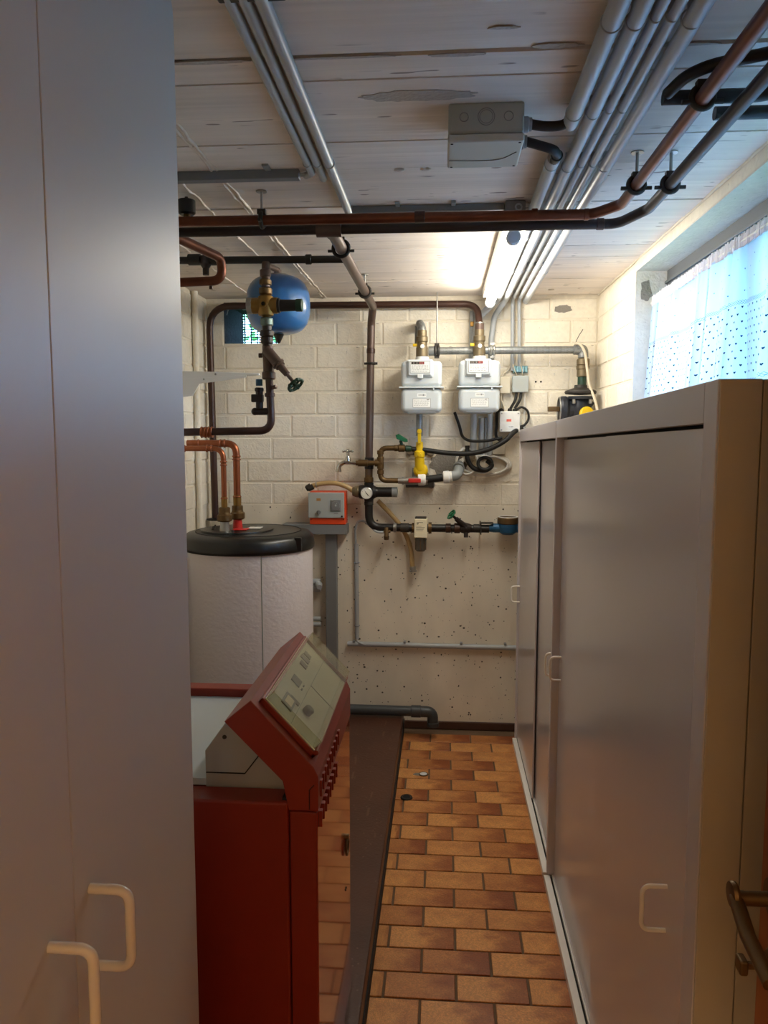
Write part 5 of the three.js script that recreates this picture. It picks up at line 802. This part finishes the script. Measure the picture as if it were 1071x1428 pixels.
// ---------------------------------------------------------------- small electrical boxes and cables beside the meters
function eBox(name, label, x0, y0, x1, y1, d, mat) { const t = thing(name, label, 'box'); part('body', rb(x0, y0, BACK + 0.002, x1, y1, BACK + d * 0.6, 0.004), mat, t); part('lid', rb(x0 - 0.001, y0 - 0.001, BACK + d * 0.6 + 0.0005, x1 + 0.001, y1 + 0.001, BACK + d, 0.005, 3), mat, t); return t; }
{
  const a = eBox('junction_box', 'pale grey junction box under the blue terminal block', 0.35, 1.79, 0.43, 1.872, 0.05, M.greyLight);
  const g = thing('terminal_block', 'light blue terminal block with loose wires', 'terminal block'); part('rail', rb(0.352, 1.888, BACK + 0.005, 0.428, 1.925, BACK + 0.02, 0.002), S('#7d9a9d', 0.5), g); for (let i = 0; i < 5; i++) part('terminal', rb(0.355 + i * 0.0145, 1.892, BACK + 0.02, 0.367 + i * 0.0145, 1.92, BACK + 0.036, 0.002), S('#86b6c4', 0.45), g); part('wire', [curve([[0.35, 1.9, BACK + 0.02], [0.352, 1.93, BACK + 0.035], [0.36, 1.9, BACK + 0.045], [0.375, 1.872, BACK + 0.03]], 0.0025, 6, 16), curve([[0.386, 1.95, BACK + 0.02], [0.39, 1.93, BACK + 0.035], [0.398, 1.9, BACK + 0.045], [0.4, 1.872, BACK + 0.03]], 0.0025, 6, 16), curve([[0.41, 1.925, BACK + 0.03], [0.413, 1.95, BACK + 0.035]], 0.002, 6, 8)], M.beigeCable, g);
  eBox('junction_box', 'beige junction box half hidden by the gas meter', 0.287, 1.785, 0.34, 1.868, 0.04, S('#c9c0ab', 0.5));
  const b = eBox('junction_box', 'white junction box with a red sticker above the cabinet', 0.287, 1.59, 0.388, 1.693, 0.075, M.whitePlastic);
  { const s = new THREE.PlaneGeometry(0.024, 0.012); s.translate(0.333, 1.648, BACK + 0.0758); part('sticker', s, S('#e0604a', 0.5), b, 'red sticker'); const q = new THREE.PlaneGeometry(0.03, 0.012); q.translate(0.343, 1.615, BACK + 0.0758); part('imprint', q, S('#ffffff', 0.5, 0, { map: barcode }), b); }
  parts('screw', [[0.296, 1.683], [0.379, 1.683], [0.296, 1.6], [0.379, 1.6]].map(([x, y]) => turned([[0, 0], [0.004, 0], [0.003, 0.002], [0, 0.002]], [x, y, BACK + 0.0755], [0, 0, 1], 10)), M.greyPlastic, b);
  parts('gland', [[0.30, 1.695], [0.34, 1.697], [0.365, 1.695]].map(([x, y]) => turned([[0, 0], [0.012, 0], [0.01, 0.014], [0, 0.015]], [x, y - 0.002, BACK + 0.035], [0, 1, 0], 12)), M.rubber, b);
  eBox('junction_box', 'grey beige box under the white one behind the black hose', 0.255, 1.475, 0.318, 1.545, 0.05, S('#b5ad9b', 0.55));
  for (const [l, x, dx] of [['black cable between the two pale boxes, the one nearer the meter', 0.355, -0.012], ['black cable between the two pale boxes, the one nearer the window', 0.378, -0.014]]) { const t = thing('black_cable', l, 'cable'); part('cable', curve([[x + 0.018, 1.79, BACK + 0.03], [x + 0.01, 1.75, BACK + 0.04], [x + dx, 1.708, BACK + 0.036]], 0.007, 10, 16), M.rubber, t); }
  const w = (name, label, pts, r, mat, n = 50) => { const t = thing(name, label, 'cable'); part('cable', curve(pts, r, 8, n), mat, t); return t; };
  w('white_cable', 'white cable from the pale box down the wall to the cabinet', [[0.415, 1.79, BACK + 0.02], [0.416, 1.7, BACK + 0.012], [0.417, 1.6, BACK + 0.012], [0.417, 1.5, BACK + 0.012]], 0.005, M.whiteCable, 20);
  w('beige_cable', 'beige cable curving from the gas pipe to the beige box', [[0.345, 1.98, BACK + 0.012], [0.342, 1.93, BACK + 0.012], [0.325, 1.9, BACK + 0.015], [0.305, 1.885, BACK + 0.015], [0.3, 1.868, BACK + 0.015]], 0.0055, M.beigeCable, 30);
  w('beige_cable', 'beige cable from the beige box to the white box', [[0.295, 1.785, BACK + 0.015], [0.298, 1.75, BACK + 0.02], [0.31, 1.72, BACK + 0.03], [0.315, 1.695, BACK + 0.035]], 0.005, M.beigeCable, 20);
  w('black_cable', 'black cable looping round the white junction box', [[0.37, 1.7, BACK + 0.03], [0.4, 1.715, BACK + 0.03], [0.43, 1.695, BACK + 0.03], [0.435, 1.655, BACK + 0.03], [0.415, 1.625, BACK + 0.035], [0.39, 1.615, BACK + 0.04]], 0.006, M.rubber, 40);
  w('black_cable', 'black cable hanging beside the white junction box', [[0.3, 1.705, BACK + 0.03], [0.277, 1.69, BACK + 0.04], [0.274, 1.62, BACK + 0.04], [0.272, 1.57, BACK + 0.04], [0.29, 1.545, BACK + 0.045], [0.34, 1.555, BACK + 0.05]], 0.0075, M.rubber, 40);
  w('black_cable', 'black cable running from behind the meter conduits to the white box', [[0.06, 1.69, BACK + 0.02], [0.085, 1.62, BACK + 0.03], [0.1, 1.57, BACK + 0.03], [0.14, 1.545, BACK + 0.1], [0.22, 1.545, BACK + 0.085], [0.3, 1.56, BACK + 0.085]], 0.0075, M.rubber, 40);
  const coil = (cx, cy, rx, ry, z, turns, ph) => Array.from({ length: turns * 14 + 1 }, (_, i) => { const a = ph + i * 2 * Math.PI / 14, k = 1 - 0.06 * Math.floor(i / 14); return [cx + rx * k * Math.cos(a), cy + ry * k * Math.sin(a), z + 0.009 * i / 14]; });
  w('white_cable', 'coil of white cable hanging below the thick wall conduits', coil(0.215, 1.42, 0.135, 0.055, BACK + 0.015, 3, 1.5), 0.006, M.whiteCable, 160);
  w('white_cable', 'small loop of white cable hanging under the meter conduits', coil(0.125, 1.44, 0.055, 0.07, BACK + 0.045, 2, 0.7), 0.005, M.whiteCable, 100);
  w('black_cable', 'coil of thick black cable end below the meter conduits', [[0.125, 1.52, BACK + 0.055], [0.128, 1.45, BACK + 0.06], [0.16, 1.405, BACK + 0.065], [0.22, 1.395, BACK + 0.07], [0.25, 1.42, BACK + 0.07], [0.225, 1.445, BACK + 0.065]], 0.012, M.rubber, 60);
  w('black_cable', 'black cable end tucked under the thick wall conduits', coil(0.215, 1.43, 0.035, 0.03, BACK + 0.085, 1, 0), 0.009, M.rubber, 40);
  for (const [l, x, r] of [['thin grey conduit under the meter between two thick ones', 0.198, 0.014], ['thinnest grey conduit under the meter on the cabinet side', 0.222, 0.0085]]) conduit(l, [[x, 1.66, -4.045], [x, 1.47, -4.045]], r, [], 0.05, 'conduits below the gas meter');
  const so = thing('wall_plugs', 'two dark screw holes in the wall beside the pale box', 'screws'); for (const x of [0.472, 0.498]) part('screw', turned([[0, 0], [0.005, 0], [0.004, 0.002], [0, 0.002]], [x, 1.845, BACK], [0, 0, 1], 10), M.dark, so);
}
// ---------------------------------------------------------------- curtain
{
  const t = thing('curtain', 'white cafe curtain printed with small dark hearts in the basement window', 'curtain');
  const z0 = -3.285, z1 = -1.34, yT = 2.112, yB = 1.70, X = 0.842, N = 1100;
  // the cloth is half as wide again as the window and falls in overlapping folds; s runs along the cloth
  const L = (z1 - z0) * 1.75;
  const across = (s, q) => {                       // q: 0 at the heading, 1 at the hem
    const u = s / L, ph = 2 * Math.PI * (u * 15 + 0.55 * Math.sin(u * 17) + 0.3 * Math.sin(u * 41)), a = 0.35 + 0.65 * q;
    return [X + a * (0.021 * Math.sin(ph) + 0.006 * Math.sin(ph * 2.7 + 1)), mix(z0, z1, u) + a * 0.034 * Math.sin(ph + 1.35) * (1 + 0.3 * Math.sin(u * 23)) * sstep(0, 0.03, u)];
  };
  const slope = (z) => 0.014 * (z - z0);
  const sheet = (ya, yb, rows, fine) => {
    const pos = [], uv = [], idx = [];
    for (let j = 0; j <= rows; j++) { const q = j / rows, y = mix(ya, yb, q); for (let i = 0; i <= N; i++) {
      const s = L * i / N; let x, z;
      if (fine) { const w = s * 520 + 3 * Math.sin(s * 37); z = mix(z0, z1, i / N) + 0.0015 * Math.sin(w + 1); x = X - 0.004 + 0.0045 * Math.sin(w) * (0.6 + 0.4 * Math.sin(s * 91)) + 0.3 * (across(s, 0)[0] - X); pos.push(x, y + slope(z) + (j === 0 ? 0.0035 * Math.sin(w * 0.5 + 2 * Math.sin(s * 53)) : 0), z); }
      else { [x, z] = across(s, q); pos.push(x, y + slope(mix(z0, z1, i / N)), z - 0.03 * q * (1 - i / N)); }
      uv.push(s, y - yT);
    } }
    for (let j = 0; j < rows; j++) for (let i = 0; i < N; i++) { const a = j * (N + 1) + i; idx.push(a, a + 1, a + N + 1, a + 1, a + N + 2, a + N + 1); }
    const g = new THREE.BufferGeometry(); g.setAttribute('position', new THREE.Float32BufferAttribute(pos, 3)); g.setAttribute('uv', new THREE.Float32BufferAttribute(uv, 2)); g.setIndex(idx); g.computeVertexNormals(); return flat(g);
  };
  // print: uv x in metres along the cloth, uv y in metres from the rod (0 at the top, -0.42 at the hem)
  const HT = 0.44, WT = 0.24, cv = print(512, 940, (c, w, h) => {
    c.fillStyle = '#f4f6fa'; c.fillRect(0, 0, w, h);
    const Y = (m) => m / HT * h, Xp = (m) => m / WT * w;
    const heart = (x, y, r) => { c.beginPath(); c.moveTo(x, y + r); c.bezierCurveTo(x - 1.5 * r, y - 0.1 * r, x - 0.8 * r, y - 1.2 * r, x, y - 0.35 * r); c.bezierCurveTo(x + 0.8 * r, y - 1.2 * r, x + 1.5 * r, y - 0.1 * r, x, y + r); c.fill(); };
    c.fillStyle = '#1c3648';
    for (let j = 0; j < 10; j++) for (let i = 0; i < 8; i++) heart(Xp((i + (j % 2 ? 0.5 : 0) + 0.25) * 0.03), Y(0.185 + j * 0.0205), 8.5);
    for (let j = 0; j < 4; j++) for (let i = 0; i < 3; i++) { c.fillStyle = (i + j) % 2 ? '#5a7488' : '#c3cfd8'; heart(Xp((i + (j % 2 ? 0.5 : 0) + 0.3) * 0.08), Y(0.05 + j * 0.03), 6); }
    c.strokeStyle = '#7d93ab'; c.lineWidth = 2.4;
    for (const y0 of [0.168, 0.392]) for (let k = 0; k < 3; k++) { c.beginPath(); for (let x = 0; x <= w; x += 3) { const y = Y(y0 + 0.004 * k) + 4 * Math.sin(x / w * Math.PI * 2 * 24 + k * 2); x ? c.lineTo(x, y) : c.moveTo(x, y); } c.stroke(); }
    c.strokeStyle = '#a4b6c8'; c.lineWidth = 3; c.beginPath(); c.moveTo(0, Y(0.41)); c.lineTo(w, Y(0.41)); c.stroke();
    c.lineWidth = 2; for (let i = 0; i < 12; i++) { c.beginPath(); c.arc(Xp(0.01 + i * 0.02), Y(0.427), 9, 0, 7); c.stroke(); }
  });
  cv.wrapS = cv.wrapT = THREE.RepeatWrapping; cv.repeat.set(1 / WT, 1 / HT); cv.offset.set(0, 0);
  const cloth = Phy({ color: '#d6e3f3', map: cv, roughness: 1, transmission: 0.5, thickness: 0, side: THREE.DoubleSide, specularIntensity: 0.1 });
  part('cloth', sheet(yT - 0.012, yB, 22, false), cloth, t, 'printed cotton cloth with hearts');
  const band = Phy({ color: '#e9dfe6', roughness: 1, transmission: 0.25, thickness: 0, side: THREE.DoubleSide });
  part('gathered_heading', sheet(yT + 0.016, yT - 0.02, 5, true), band, t, 'gathered heading ruffle');
  part('rod', cyl([X, yT - 0.004, z0 - 0.015], [X, yT + 0.024, z1], 0.005), M.whitePlastic, t, 'thin curtain rod');
}
{   // bush outside, seen through the wire grille
  const t = thing('bush', 'green bush outside behind the wire grille of the air hole', 'bush'), l = [], r = mulberry(606), q = new THREE.Quaternion(), e = new THREE.Euler();
  for (let i = 0; i < 2600; i++) {
    const a = 2 * Math.PI * r(), b = Math.acos(2 * r() - 1), k = 0.55 + 0.45 * r(), s = 0.035 + 0.03 * r();
    const g = new THREE.BufferGeometry(); g.setAttribute('position', new THREE.Float32BufferAttribute([0, 0, 0, 0.45 * s, 0.5 * s, 0.1 * s, 0, s * 1.2, 0, -0.45 * s, 0.5 * s, 0.1 * s], 3)); g.setIndex([0, 1, 2, 0, 2, 3]);
    g.setAttribute('uv', new THREE.Float32BufferAttribute([0, 0, 1, 0, 1, 1, 0, 1], 2)); g.computeVertexNormals(); q.setFromEuler(e.set(6.3 * r(), 6.3 * r(), 6.3 * r())); g.applyQuaternion(q);
    g.translate(-1.35 + 1.1 * k * Math.sin(b) * Math.cos(a), 2.45 + 1.0 * k * Math.cos(b), -5.75 + 0.75 * k * Math.sin(b) * Math.sin(a)); l.push(g);
  }
  part('foliage', l, Phy({ color: '#4f8a3c', roughness: 0.8, transmission: 0.35, thickness: 0, side: THREE.DoubleSide }), t).userData.kind = 'stuff';
  parts('branch', [[-1.6, -5.7], [-1.35, -5.8], [-1.1, -5.7]].map(([x, z], i) => curve([[-1.35, 1.4, -5.75], [mix(-1.35, x, 0.5), 1.9, z], [x, 2.5 + 0.1 * i, z]], 0.018, 8, 12)), M.wood, t);
}
rebase();
renderer.render(scene, camera);
